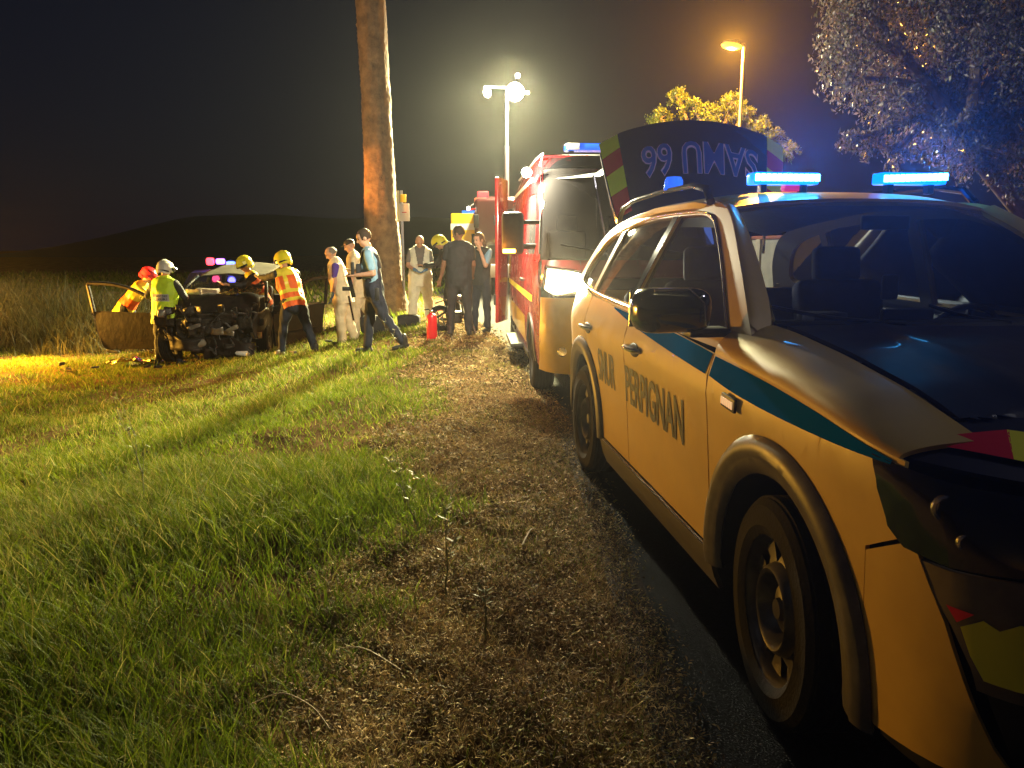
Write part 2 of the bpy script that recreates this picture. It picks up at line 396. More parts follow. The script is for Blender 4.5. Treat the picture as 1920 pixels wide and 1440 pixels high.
# short sprigs among the clippings
n = 30000; y = 1.3 + 11 * rng.random(n) ** 1.2; b = grass_bound(y); e = road_edge(y); x = b + (e - b) * rng.random(n) ** 1.5
k = patchn(x, y, 3.3, 5) > .42 + .3 * rng.random(n); x, y = x[k], y[k]; n = len(x)
addb(*blades(x, y, rng.uniform(.02, .07, n), np.full(n, .0025), rng.uniform(.1, .7, n), rng.uniform(0, 6.3, n), rng.uniform(.1, .8, n), gr_tint(n, x, y, .5), 2))
# cut straw lying flat
n = 80000; y = 1.3 + 9.5 * rng.random(n) ** 1.7; b = grass_bound(y); e = road_edge(y); x = b - .3 + (e + .14 - b + .3) * rng.random(n)
cl = rng.integers(0, n, n); hf = rng.random(n) < .6; x = np.where(hf, x[cl // 60 * 60 % n] + rng.normal(0, .05, n), x); y = np.where(hf, y[cl // 60 * 60 % n] + rng.normal(0, .05, n), y)
k = x < road_edge(y) + .12; x, y = x[k], y[k]; n = len(x)
st = np.array([[.66, .46, .19], [.50, .33, .13], [.33, .21, .08], [.17, .10, .04], [.24, .22, .06]])[rng.integers(0, 5, n)] * rng.uniform(.5, 1.1, (n, 1))
addb(*blades(x, y, rng.uniform(.02, .065, n), rng.uniform(.0012, .0026, n), rng.uniform(.5, 1.25, n), rng.uniform(0, 6.3, n), rng.uniform(-.2, .6, n), st, 2))
fast_mesh('leaf_litter', np.concatenate(VS), np.concatenate(FS), leafmat('dry clippings', .8, .15, .15), 'stuff', np.concatenate(CS))

# stray twigs and weeds one can pick out
M_twig = mat('dry twig', (.30, .21, .12), .8)
M_stem = mat('weed stem', (.12, .12, .04), .7); M_yel = mat('yellow flower', (.75, .55, .03), .6)
def twig(pts, label, r=.004):
    p = [(a, b, gz(a, b) + c) for a, b, c in pts]
    tag(obj('twig', TB(spl(p, 5), r, 6), M_twig), label, 'twig')
twig([(-.62, 2.55, .05), (-.52, 2.52, .07), (-.38, 2.42, .05)], 'pale bent twig lying across the edge of the tall grass in the foreground', .0022)
twig([(-.80, 2.15, .08), (-.72, 2.20, .09), (-.62, 2.17, .06), (-.55, 2.10, .03)], 'long thin dry twig at the bottom of the picture beside the grass', .0022)
twig([(-.55, 6.35, .02), (-.42, 6.2, .03), (-.36, 6.1, .015)], 'short straight stick on bare soil by the van shadow', .006)
twig([(.05, 3.55, .02), (.09, 3.7, .03), (.11, 3.75, .015)], 'small pale stick lying on the verge near the kerb', .004)
def weed(x, y, H, label, fl=True, sd=0, lean=(.2, .1)):
    r = random.Random(sd); z = gz(x, y)
    t = thing('weed', label, 'weed', (x, y, z)); bm = bmesh.new(); fb = bmesh.new(); lb = bmesh.new()
    def br(p, d, L, lev):
        pts = [p]; q = p
        for k in range(4):
            d = (d + Vector((r.uniform(-.22, .22), r.uniform(-.22, .22), r.uniform(-.05, .15)))).normalized(); q = q + d * L / 4; pts.append(q)
            if lev < 2 and k >= 1 and r.random() < .8: br(q, (d + Vector((r.uniform(-1, 1), r.uniform(-1, 1), .2))).normalized(), L * .45, lev + 1)
        tube(bm, pts, [.0035 / (lev + 1)] * 4 + [.001], 5)
        if lev > 0:
            if fl and r.random() < .8: ell(fb, q, (.009, .009, .006), u=7, v=5)
            if True:
                for k in range(3):
                    a = r.uniform(0, 6.28); o = Vector((math.cos(a), math.sin(a), .5)) * .035; w = Vector((-math.sin(a), math.cos(a), 0)) * .006; c = pts[r.randint(1, 3)]
                    vs = [lb.verts.new(c), lb.verts.new(c + o * .5 + w), lb.verts.new(c + o), lb.verts.new(c + o * .5 - w)]; lb.faces.new(vs)
    br(Vector((0, 0, 0)), Vector((*lean, 1)).normalized(), H, 0)
    obj('stem', bm, M_stem, t)
    obj('leaves', lb, M_stem, t, kind='stuff')
    if fl: obj('flowers', fb, M_yel, t, kind='stuff')
weed(-.45, 3.7, .34, 'straggly weed with small yellow flowers between grass and verge', True, 3, (-.5, .5))
weed(-.28, 3.05, .26, 'thin brown leafless weed in the middle of the verge', False, 5, (-.1, .2))
weed(-.10, 2.7, .16, 'low green sprig on the clippings nearest the kerb', False, 8, (.1, .1))
weed(-2.3, 4.6, .5, 'tall dark seed stem standing above the lawn on the left', False, 11, (0, .1))
weed(-1.3, 8.2, .5, 'tall dark grass stem in the lit lawn below the walking officer', False, 13, (-.15, .05))
# ------------------------------------------------------------ vehicle materials
M_yel_paint = mat('yellow body paint', (.57, .37, .085), .46, coat=.2, noise_amt=.10, noise_scale=3)
M_navy = mat('shaded bonnet paint', (.018, .018, .036), .45, coat=.15, noise_amt=.2, noise_scale=5)  # yellow bonnet in dark navy: its lack of light is in the colour
M_blue_tape = mat('blue livery band', (.003, .10, .42), .7, spec=0)
M_letter = mat('dark blue lettering', (.015, .03, .07), .4)
M_black = mat('black plastic', (.018, .018, .02), .5, noise_amt=.3, noise_scale=30)
M_gloss = mat('gloss black', (.012, .012, .014), .12, coat=.5)
M_clad = mat('grey cladding', (.10, .095, .095), .45, noise_amt=.25, noise_scale=20)
M_silver = mat('silver trim', (.62, .60, .56), .22, metal=.9)
M_rubber = mat('tyre rubber', (.014, .014, .015), .85, spec=.15, noise_amt=.3, noise_scale=25, bump=.2, bscale=90)
M_rim = mat('steel rim', (.10, .095, .09), .42, metal=.5, noise_amt=.3, noise_scale=12)
M_disc = mat('brake disc', (.20, .17, .15), .4, metal=.8)
M_seat = mat('seat cloth', (.03, .03, .034), .85, noise_amt=.3, noise_scale=20)
M_red_tape = mat('red chevron tape', (.65, .015, .04), .4)
M_ylw_tape = mat('yellow chevron tape', (.85, .80, .04), .4)
M_white = mat('white plastic', (.75, .75, .72), .4)
G_car = glass('tinted window glass', (.22, .24, .27), veil=.05)
G_screen = glass('windscreen glass', (.26, .33, .46), veil=.05)
M_blue_led = emat('blue led', (.05, .42, 1.0), 26)
M_blue_case = mat('lit blue lamp casing', (.01, .05, .3), .15, coat=.5, emit=(.0, .14, 1), estr=3)
M_blue_lens = mat('blue lens', (.02, .12, .5), .1, coat=.5, emit=(.02, .15, 1), estr=.8)

def wheel(parent, x, y, r, w, side, spokes=5, steel=False, rot=0, dish=False):
    """side = -1: outer face towards -y"""
    M = Matrix.Translation((x, y, r)) @ Matrix.Rotation(R(90) * (1 if side < 0 else -1), 4, 'X') @ Matrix.Rotation(rot, 4, 'Z')
    wh = bpy.data.objects.new('wheel', bpy.data.meshes.new('wheel')); bm = bmesh.new()
    rr = r * .66
    lathe(bm, [(rr, -w / 2 + .01), (rr - .012, -w / 2 + .02), (rr - .02, 0), (rr - .02, w / 2 - .045), (rr - .004, w / 2 - .02), (rr + .008, w / 2 - .012), (rr + .004, w / 2 - .03), (rr, 0)], 48, M)
    lathe(bm, [(0, w / 2 - .035), (.032, w / 2 - .037), (.036, w / 2 - .05), (.075, w / 2 - .06), (.08, w / 2 - .09), (.0, w / 2 - .09)], 24, M)
    if dish:           # pressed steel wheel: deep hub bowl, ring of oval openings
        lathe(bm, [(.05, w / 2 - .085), (.085, w / 2 - .085), (.10, w / 2 - .06), (.118, w / 2 - .022), (.128, w / 2 - .016), (.138, w / 2 - .024), (.150, w / 2 - .05)], 48, M)
        for k in range(10):
            a0 = 2 * math.pi * k / 10; pts = []
            for (q, h) in ((.148, w / 2 - .048), (.175, w / 2 - .055), (rr - .012, w / 2 - .05)):
                ww = .055 if q == .175 else .085
                pts.append([bm.verts.new(M @ Vector((q * math.cos(a0 + d * ww / q * .5), q * math.sin(a0 + d * ww / q * .5), h))) for d in (-1, 1)])
            for a, b in zip(pts, pts[1:]): bm.faces.new((a[0], a[1], b[1], b[0]))
        for k in range(5):
            a = 2 * math.pi * (k + .5) / 5; lathe(bm, [(0, w / 2 - .062), (.010, w / 2 - .063), (.012, w / 2 - .085)], 8, M @ Matrix.Translation((.062 * math.cos(a), .062 * math.sin(a), 0)))
    elif steel:
        lathe(bm, [(.07, w / 2 - .06), (.11, w / 2 - .045), (.14, w / 2 - .075), (rr - .02, w / 2 - .09)], 40, M)
    else:
        for k in range(spokes):
            for dd in (-.13, .13):
                a = 2 * math.pi * k / spokes + dd; c, s = math.cos(a), math.sin(a)
                vs = []
                for (q, h, t) in ((.06, w / 2 - .055, .018), (rr * .6, w / 2 - .045, .02), (rr - .012, w / 2 - .028, .026)):
                    for (u, d) in ((-t, 0), (t, 0), (t, -.03), (-t, -.03)):
                        vs.append(bm.verts.new(M @ Vector((q * c - u * s, q * s + u * c, h + d))))
                for j in (0, 4):
                    for i in range(4): bm.faces.new((vs[j + i], vs[j + (i + 1) % 4], vs[j + 4 + (i + 1) % 4], vs[j + 4 + i]))
        for k in range(5):
            a = 2 * math.pi * (k + .5) / 5; lathe(bm, [(0, w / 2 - .045), (.009, w / 2 - .046), (.01, w / 2 - .06)], 8, M @ Matrix.Translation((.056 * math.cos(a), .056 * math.sin(a), 0)))
    bmesh.ops.recalc_face_normals(bm, faces=bm.faces)
    o = obj('wheel', bm, M_rim, parent, sharp=35)
    bm = bmesh.new()
    prof = [(rr - .002, -w / 2 + .01), (rr + .03, -w / 2), (r - .03, -w / 2 + .0), (r - .008, -w / 2 + .018)]
    n = 5
    for i in range(n):                       # tread with circumferential grooves
        y0 = -w / 2 + .022 + (w - .044) * i / n; y1 = -w / 2 + .022 + (w - .044) * (i + 1) / n
        prof += [(r, y0 + .003), (r, y1 - .006), (r - .008, y1 - .004), (r - .008, y1 + .001)]
    prof += [(r - .008, w / 2 - .018), (r - .03, w / 2), (rr + .035, w / 2 + .002), (rr + .028, w / 2 + .005), (rr + .012, w / 2 - .003), (rr - .002, w / 2 - .012)]
    lathe(bm, prof, 64, M); bmesh.ops.recalc_face_normals(bm, faces=bm.faces)
    obj('tyre', bm, M_rubber, o, sharp=30)
    bm = bmesh.new(); lathe(bm, [(0, w / 2 - .1), (r * .42, w / 2 - .1), (r * .42, w / 2 - .13), (0, w / 2 - .13)], 32, M); bmesh.ops.recalc_face_normals(bm, faces=bm.faces)
    obj('brake_disc', bm, M_disc, o)
    return o

# ------------------------------------------------------------ the emergency car in the foreground
SUV = thing('emergency_car', 'yellow medical emergency car with raised tailgate and blue roof lights in the right foreground', 'car',
            (1.713, 2.389, 0), math.atan2(-.9928, .1197))
WZ = ([.18, .26, .34, .45, .6, .75, .88, .96, 1.0, 1.04, 1.08, 1.13, 1.18, 1.22], [.84, .875, .895, .902, .908, .917, .925, .932, .934, .925, .912, .897, .878, .858])
NZ = ([.15, .3, .45, .6, .75, .88, .96, 1.02, 1.1, 1.2], [.86, .92, .945, .945, .93, .90, .86, .80, .70, .6])
def suv_w(x, z):
    w = np.interp(z, *WZ)
    if x > 0:
        n = np.interp(z, *NZ); w = w * max(1 - min(x / n, .999) ** 6, 0) ** (1 / 6)
    elif x < -2.4:
        w = w * max(1 - min((-x - 2.4) / 1.52, .999) ** 3.2, 0) ** (1 / 5)
    return w
def suv_g(x, z):             # greenhouse half width
    g = .875 - .40 * (z - 1.17) - .10 * (z - 1.17) ** 2
    g -= .05 * max(0, (x + 1.3)) ** 2 + .03 * max(0, (-x - 2.2)) ** 2
    return g
def mk(s): return lambda x, z: (x, s * suv_w(x, z), z)
def mg(s): return lambda x, z: (x, s * suv_g(x, z), z)
AF, AR, ZA, RA = 0.0, -2.79, .37, .50
for s in (-1, 1):
    f = mk(s); g = mg(s); o = (0, s, 0); P = SUV
    # fender: from door seam round the arch to the bumper
    a0 = math.degrees(math.asin((.36 - ZA) / RA))
    frontarc = arc(AF, ZA, RA, 180 - a0, 8, 26)
    panel('front_fender', [(-.515, .36)] + frontarc[1:] + [(.50, .78), (.62, .845), (.625, .90), (.60, 1.02), (.3, 1.06), (0, 1.085), (-.3, 1.10), (-.545, 1.11)], f, (M_yel_paint, M_black), P, o)
    panel('front_bumper_corner', [(.50, .435), (.502, .77), (.625, .835), (.665, .83), (.74, .70), (.80, .55), (.86, .41), (.80, .36), (.55, .33), (.505, .36)], f, (M_yel_paint, M_black), P, o)
    dr = panel('front_door', [(-.525, .37), (-.555, 1.11), (-1.0, 1.135), (-1.70, 1.155), (-1.74, 1.15), (-1.70, .8), (-1.67, .37)], f, (M_yel_paint, M_black), P, o)
    dr2 = panel('rear_door', [(-1.68, .37), (-1.71, .8), (-1.75, 1.15), (-2.2, 1.17), (-2.72, 1.19), (-2.70, .98)] + arc(AR, ZA, RA + .015, 63, 8, 12) + [(-2.29, .37)], f, (M_yel_paint, M_black), P, o)
    panel('quarter_panel', arc(AR, ZA, RA, 180, 62, 20) + [(-2.71, .98), (-2.735, 1.19), (-3.2, 1.23), (-3.55, 1.22), (-3.72, 1.1), (-3.80, .8), (-3.82, .5), (-3.7, .34)], f, (M_yel_paint, M_black), P, o)
    # belt band in blue and the lettering
    panel('livery_band', spl([(-2.1, 1.162), (-1.6, 1.148), (-1.0, 1.132), (-.56, 1.108)], 6)[::1] + [(-.57, 1.03)] + spl([(-.57, 1.03), (-1.1, 1.062), (-1.6, 1.10), (-2.1, 1.155)], 6), f, M_blue_tape, dr, o, th=0, off=.002)
    panel('livery_band', spl([(-.53, 1.102), (-.3, 1.092), (0, 1.075), (.3, 1.05), (.57, 1.015)], 6) + spl([(.57, 1.005), (.3, 1.00), (0, 1.00), (-.3, 1.01), (-.53, 1.03)], 6), f, M_blue_tape, P, o, th=0, off=.002)
    # sill and flares
    panel('sill', [(-.50, .20), (-.50, .355), (-2.30, .355), (-2.30, .20)], lambda x, z: (x, s * (suv_w(x, z) + .012), z), M_clad, P, o, th=.02)
    obj('sill_trim', TB([(-.50, s * .905, .362), (-1.4, s * .912, .362), (-2.28, s * .905, .362)], .006, 6), M_silver, P)
    for cx in (AF, AR):
        def ff(a, r, cx=cx):
            x = cx + r * math.cos(a); z = ZA + r * math.sin(a)
            q = (r - .425) / .125; out = .028 * math.sin(min(1, max(0, q)) * math.pi) ** .5 + (.004 if q > .5 else -.004)
            return (x, s * (suv_w(x, z) + out), z)
        A0, A1 = (-.14, math.pi + .12) if cx == AF else (-.03, math.pi + .14)
        panel('wheel_arch_trim', [(A0, .425), (A1, .425), (A1, .55), (A0, .55)], ff, M_clad, P, o, th=.02, res=(.09, .02), sharp=50)
        bm = bmesh.new(); prof = []
        for k in range(25):
            a = -.1 + (math.pi + .2) * k / 24
            prof.append((cx + .45 * math.cos(a), ZA + .45 * math.sin(a)))
        vs = [[bm.verts.new((p[0], s * yy, p[1])) for p in prof] for yy in (.90, .50)]
        for k in range(24): bm.faces.new((vs[0][k], vs[0][k + 1], vs[1][k + 1], vs[1][k]))
        bm.faces.new([v for v in vs[1]])
        obj('wheel_well', bm, M_black, P)
    # greenhouse frame with openings
    outer = [(-.50, 1.17), (-.36, 1.135)] + spl([(-.42, 1.20), (-.75, 1.45), (-1.12, 1.665), (-1.5, 1.715), (-2.1, 1.715), (-2.8, 1.67), (-3.25, 1.58), (-3.5, 1.40), (-3.62, 1.20)], 5) + [(-3.2, 1.23), (-2.7, 1.19), (-1.75, 1.155), (-1.0, 1.135)]
    outer = [(-.36, 1.12)] + outer[2:] + [(-.55, 1.12)]
    w1 = [(-.60, 1.185)] + spl([(-.60, 1.19), (-.86, 1.40), (-1.13, 1.575), (-1.27, 1.628), (-1.42, 1.648), (-1.70, 1.652)], 5) + [(-1.80, 1.19), (-1.2, 1.18)]
    w2 = [(-1.90, 1.20), (-1.80, 1.652), (-2.1, 1.65), (-2.5, 1.625), (-2.66, 1.60), (-2.76, 1.215)]
    w3 = [(-2.84, 1.22), (-2.74, 1.59)] + spl([(-2.74, 1.59), (-3.0, 1.54), (-3.2, 1.45), (-3.33, 1.30), (-3.30, 1.25)], 4)[1:] + [(-3.1, 1.235)]
    panel('window_surround', [outer, w1, w2, w3], g, (M_yel_paint, M_black), P, o, th=.03, res=.08)
    for w_, nm in ((w1, 'front_window'), (w2, 'rear_window'), (w3, 'quarter_window')):
        panel(nm, w_, g, G_car, P, o, th=0, off=-.012, res=.15, sharp=60)
    # black pillar between the doors, chrome lines
    panel('pillar_cover', [(-1.715, 1.65), (-1.79, 1.65), (-1.89, 1.19), (-1.81, 1.19)], g, M_gloss, P, o, th=.004, off=.004)
    def line(pts, r, nm='window_trim', off=.004):
        obj(nm, TB([(x, s * (suv_g(x, z) + off), z) for x, z in spl(pts, 5)], r, 6), M_silver, P)
    line([(-.57, 1.178), (-1.2, 1.172), (-1.9, 1.185), (-2.6, 1.205), (-3.2, 1.24), (-3.34, 1.29), (-3.22, 1.46), (-3.0, 1.555), (-2.6, 1.622), (-2.1, 1.662), (-1.6, 1.665), (-1.42, 1.660), (-1.26, 1.640), (-1.12, 1.585), (-.85, 1.41), (-.57, 1.182)], .006)
    # roof rail
    def rz_(x): return 1.735 - .028 * ((x + 2.0) / .9) ** 2
    obj('roof_rail', TB([(-1.30, s * .655, 1.70), (-1.38, s * .65, 1.765), (-1.6, s * .64, 1.795), (-2.1, s * .63, 1.80), (-2.7, s * .62, 1.785), (-3.0, s * .61, 1.75), (-3.08, s * .61, 1.69)], [.020, .018, .014, .013, .014, .018, .02], 8), M_gloss, P)
    # door handles
    for hx in (-1.52, -2.58):
        h = obj('door_handle', TB(spl([(hx + .10, s * .93, 1.0), (hx + .08, s * .962, 1.003), (hx, s * .972, 1.004), (hx - .08, s * .962, 1.003), (hx - .10, s * .93, 1.0)], 4), .013, 8), M_silver, P)
        bm = bmesh.new(); ell(bm, (hx, s * .932, .995), (.085, .012, .035)); obj('handle_recess', bm, M_black, h)
    # mirror
    mr = bmesh.new()
    Rm = Matrix.Rotation(R(-8 * s), 3, 'Z')
    bx(mr, (-.60, s * 1.06, 1.268), (.17, .29, .165), Rm, .072, 5)
    mo = obj('door_mirror', mr, M_gloss, P)
    bm = bmesh.new(); bx(bm, (-.60, s * .92, 1.185), (.10, .16, .035), None, .012); obj('mirror_arm', bm, M_black, mo)
    obj('mirror_trim', TB([(-.515, s * .955, 1.215), (-.515, s * .965, 1.30), (-.515, s * 1.02, 1.348), (-.515, s * 1.15, 1.345)], .004, 5), M_silver, mo)
    obj('mirror_glass', BX((-.685, s * 1.085, 1.265), (.006, .23, .13), Rm, .002, 1), M_silver, mo)
    # marker lamp on the wing
    lp = obj('marker_lamp', BX((-.30, s * .944, .975), (.115, .012, .048), Matrix.Rotation(R(4), 3, 'Y'), .005), M_black, P)
    for k in range(6): obj('led_cell', BX((-.345 + .017 * k, s * .9515, .977 - .001 * k), (.011, .004, .026), None, .001, 1), mat('marker cell', (.9, .6, .35), .2, emit=(1, .6, .3), estr=.5), lp)
    wheel(P, AF, s * .80, .36, .225, s, dish=True, rot=.3).matrix_local = Matrix.Translation((AF, s * .80, .36)) @ Matrix.Rotation(R(-6), 4, 'Z') @ Matrix.Translation((-AF, -s * .80, -.36)); wheel(P, AR, s * .80, .36, .225, s, dish=True, rot=1.0)
    # headlamp: dark glass over a shallow housing wrapping the corner
def suv_nose(y, z, extra=0):
    n = np.interp(z, *NZ); w = np.interp(z, *WZ)
    return n * max(1 - min(abs(y) / w, .999) ** 6, 0) ** (1 / 6) + extra
def mf(y, z): return (suv_nose(y, z), y, z)
# the lettering on the right side
def word(x0, x1, z0, z1, sh=0): return lambda u, v: (x0 + (x1 - x0) * u, -(suv_w(x0 + (x1 - x0) * u, z0 + (z1 - z0) * v) + .003), z0 + (z1 - z0) * v + sh * u)
letter_on('lettering', 'PERPIGNAN', word(-1.70, -.80, .70, .895, -.01), M_letter, SUV, .022)
letter_on('lettering', 'SMUR', word(-2.32, -1.92, .71, .905, 0), M_letter, SUV, .022)
for s in (-1, 1):   # front corner fascia and headlamps, laid over the nose in (angle round the plan, z)
    def wrap(q, z, s=s, extra=0):
        """q runs 0 at the corner tangent to 1 at the middle of the nose"""
        n = np.interp(z, *NZ); w = np.interp(z, *WZ); th = q * math.pi / 2
        c, sn = math.cos(th), math.sin(th); k = (c ** 6 + sn ** 6) ** (-1 / 6)
        return ((n + extra) * sn * k, s * (w + extra) * c * k, z)
    o = (1, s * .3, 0)
    panel('headlamp', [(.365, .86), (.355, .94), (.36, 1.015), (.45, 1.005), (.6, .985), (.70, .965), (.70, .90), (.6, .85), (.45, .825), (.39, .828)], lambda q, z: wrap(q, z, s, .002), M_gloss, SUV, o, th=.02, res=(.02, .03))
    for (q, z, r) in ((.455, .945, .030), (.47, .885, .020), (.60, .925, .034)):
        c0 = Vector(wrap(q, z, s, -.010)); dd = Vector((1, s * .25, 0)).normalized()
        bm = bmesh.new(); lathe(bm, [(r, 0), (r, .01), (r * .8, .012), (r * .6, .004), (0, .008)], 20, Matrix.Translation(c0) @ dd.to_track_quat('Z', 'Y').to_matrix().to_4x4()); obj('projector', bm, M_silver, SUV)
    panel('crash_beam', [(.33, .25), (.33, .86), (1, .9), (1, .25)], lambda q, z: wrap(q, z, s, -.05), M_black, SUV, o, th=.01, res=(.05, .2))
    panel('bumper_skin', [(.477, .575), (.470, .62), (.448, .70), (.405, .79), (.395, .815), (.45, .815), (.6, .84), (.7, .88), (1.0, .88), (1.0, .60), (.72, .57), (.55, .57)], lambda q, z: wrap(q, z, s, -.002), mat('dull bumper skin', (.15, .12, .08), .5, noise_amt=.3, noise_scale=6), SUV, o, th=.015, res=(.02, .05))
    panel('lower_grille', [(.55, .22), (.522, .41), (.485, .565), (.55, .565), (.72, .565), (1.0, .595), (1.0, .22)], lambda q, z: wrap(q, z, s, -.02), M_black, SUV, o, th=.015, res=(.02, .05))
    # chevrons on the nose
    ch = [[(.42, .60), (.47, .665), (.50, .59), (.43, .555)], None]
    panel('chevron', [(.444, .742), (.475, .742), (.456, .712)], lambda q, z: wrap(q, z, s, .003), M_red_tape, SUV, o, th=0, res=(.02, .05))
    panel('chevron', [(.460, .705), (.484, .735), (.50, .722), (.52, .745), (.545, .738), (.56, .748), (.62, .742), (.66, .71), (.565, .60), (.484, .605), (.470, .65)], lambda q, z: wrap(q, z, s, .003), M_ylw_tape, SUV, o, th=0, res=(.02, .05))
    panel('chevron', [(.662, .707), (.567, .598), (.63, .59), (.76, .59), (.80, .62), (.74, .70)], lambda q, z: wrap(q, z, s, .003), M_red_tape, SUV, o, th=0, res=(.02, .05))
    # fender crown and front wing inner strip
    def crown(x, t, s=s):
        z0 = float(np.interp(x, [-.545, -.3, 0, .3, .6], [1.11, 1.10, 1.085, 1.06, 1.02])); y0 = suv_w(x, z0)
        y1 = .70 - .03 * max(0, x) ; z1 = float(np.interp(x, [-.545, -.3, 0, .3, .6], [1.222, 1.208, 1.175, 1.125, 1.050]))
        a = t * math.pi / 2
        return (x, s * (y0 + (y1 - y0) * (1 - math.cos(a))), z0 + (z1 - z0) * math.sin(a))
    panel('wing_top', [(-.545, 0), (-.545, .98), (-.2, .98), (.2, .98), (.575, .98), (.582, 0)], crown, M_yel_paint, SUV, (0, s * .5, 1), th=.012, res=(.08, .12))
def bonnet(x, y):
    zc = float(np.interp(x, [-.5, -.3, 0, .3, .55, .7, .8, .86], [1.240, 1.232, 1.200, 1.148, 1.085, 1.038, .995, .95]))
    e = (abs(y) / .72)
    return (x - .05 * e * e * (x > .5), y, zc - .018 * e ** 4 + .010 * math.exp(-((abs(y) - .42) / .05) ** 2))
_c = spl([(.4, .68), (.568, .69)], 3) + spl([(.582, .76), (.588, .85), (.61, .885), (.66, .85), (.72, .77), (.785, .62), (.835, .40), (.86, .15), (.863, 0)], 5)
bo = [(-.42, -.69), (-.30, -.35), (-.27, 0), (-.30, .35), (-.42, .69), (0, .692)] + _c + [(x, -y) for x, y in _c[::-1][1:]] + [(0, -.692)]
_ = [(-.42, -.69), (-.30, -.35), (-.27, 0), (-.30, .35), (-.42, .69), (0, .692), (.4, .68), (.58, .69), (.64, .85), (.72, .78), (.80, .60), (.86, .2), (.86, -.2), (.80, -.60), (.72, -.78), (.64, -.85), (.58, -.69), (.4, -.68), (0, -.692)]
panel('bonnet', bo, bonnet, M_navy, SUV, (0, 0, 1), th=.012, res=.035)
# tape along the bonnet's front edge
for s in (-1, 1):
    FX = lambda y: float(np.interp(y, [.2, .4, .6, .72, .80], [.845, .825, .765, .69, .635]))
    for k, (y0, y1) in enumerate(((.80, .68), (.68, .51), (.51, .35), (.35, .19))):
        dp = .045 if k == 0 else .13
        panel('bonnet_chevron', [(FX(y0) - .015, s * y0), (FX(y1) - .015, s * y1), (FX(y1) - .13, s * (y1 - .07)), (FX(y0) - dp, s * (y0 - dp * .5))], bonnet, M_red_tape if k % 2 == 0 else M_ylw_tape, SUV, (0, 0, 1), th=0, off=.011, res=.02)
# grille between the lamps
panel('grille', [(-.30, .68), (.30, .68), (.36, .95), (-.36, .95)], lambda y, z: (suv_nose(y, z, -.01), y, z), M_black, SUV, (1, 0, 0), th=.02)
for k in range(4): obj('grille_bar', TB([(suv_nose(y, .72 + .065 * k, .006), y, .72 + .065 * k) for y in np.linspace(-.33, .33, 9)], .006, 6), M_silver, SUV)
# windscreen
def wsc(a, t):
    w = .735 * (1 - t) + .60 * t; y = a * w
    x = (-.32 - .16 * a * a) * (1 - t) + (-1.10 - .09 * a * a) * t; z = 1.212 * (1 - t) + 1.705 * t + .045 * math.sin(math.pi * t) - (.035 * a * a) * t
    return (x, y, z)
panel('windscreen', [(-.97, .0), (.97, .0), (.97, .97), (-.97, .97)], wsc, G_screen, SUV, (1, 0, 1), th=0, res=(.12, .1), sharp=60)
for s in (-1, 1):   # windscreen pillars: ruled from the screen edge to the side frame
    def pil(u, t, s=s):
        a = Vector(wsc(s * .965, t * .98)); z = 1.13 + t * .55; x = float(np.interp(z, [1.12, 1.20, 1.45, 1.60, 1.68], [-.36, -.42, -.75, -.98, -1.15])); b = Vector((x, s * suv_g(x, z), z))
        q = a.lerp(b, u); return q + Vector((.35, s * .6, .5)).normalized() * (.022 * math.sin(math.pi * u) * min(1, t * 3) - .03 * max(0, 1 - t * 8))
    panel('windscreen_pillar', [(0, .02), (1, .02), (1, 1), (0, 1)], pil, (M_yel_paint, M_black), SUV, (.5, s, .3), th=.03, res=(.2, .08), sharp=60)
    obj('wiper', TB(spl([(-.33, s * .2 - .1, 1.235), (-.355, s * .25 - .3, 1.255), (-.43, s * .3 - .45, 1.290)], 4), .007, 6), M_black, SUV)
obj('cowl', TB([(-.50, -.70, 1.205), (-.38, -.4, 1.212), (-.34, 0, 1.217), (-.38, .4, 1.212), (-.50, .70, 1.205)], .03, 8), M_black, SUV)
# roof
def roof(x, a):
    w = float(np.interp(x, [-3.45, -3.0, -2.2, -1.6, -1.1], [.60, .64, .665, .665, .63])); y = a * w
    z = float(np.interp(x, [-3.45, -3.2, -2.8, -2.3, -1.8, -1.5, -1.25, -1.08], [1.665, 1.70, 1.74, 1.762, 1.768, 1.762, 1.740, 1.705]))
    zs = float(np.interp(x, [-3.45, -2.8, -2.1, -1.5, -1.12], [1.60, 1.665, 1.71, 1.71, 1.665]))
    return (x - .09 * a * a * (x > -1.3), y, z + (zs - z) * abs(a) ** 3.2)
panel('roof', [(-3.42, -1), (-1.09, -1), (-1.09, 1), (-3.42, 1)], roof, (M_yel_paint, M_black), SUV, (0, 0, 1), th=.03, res=(.07, .08), sharp=60)
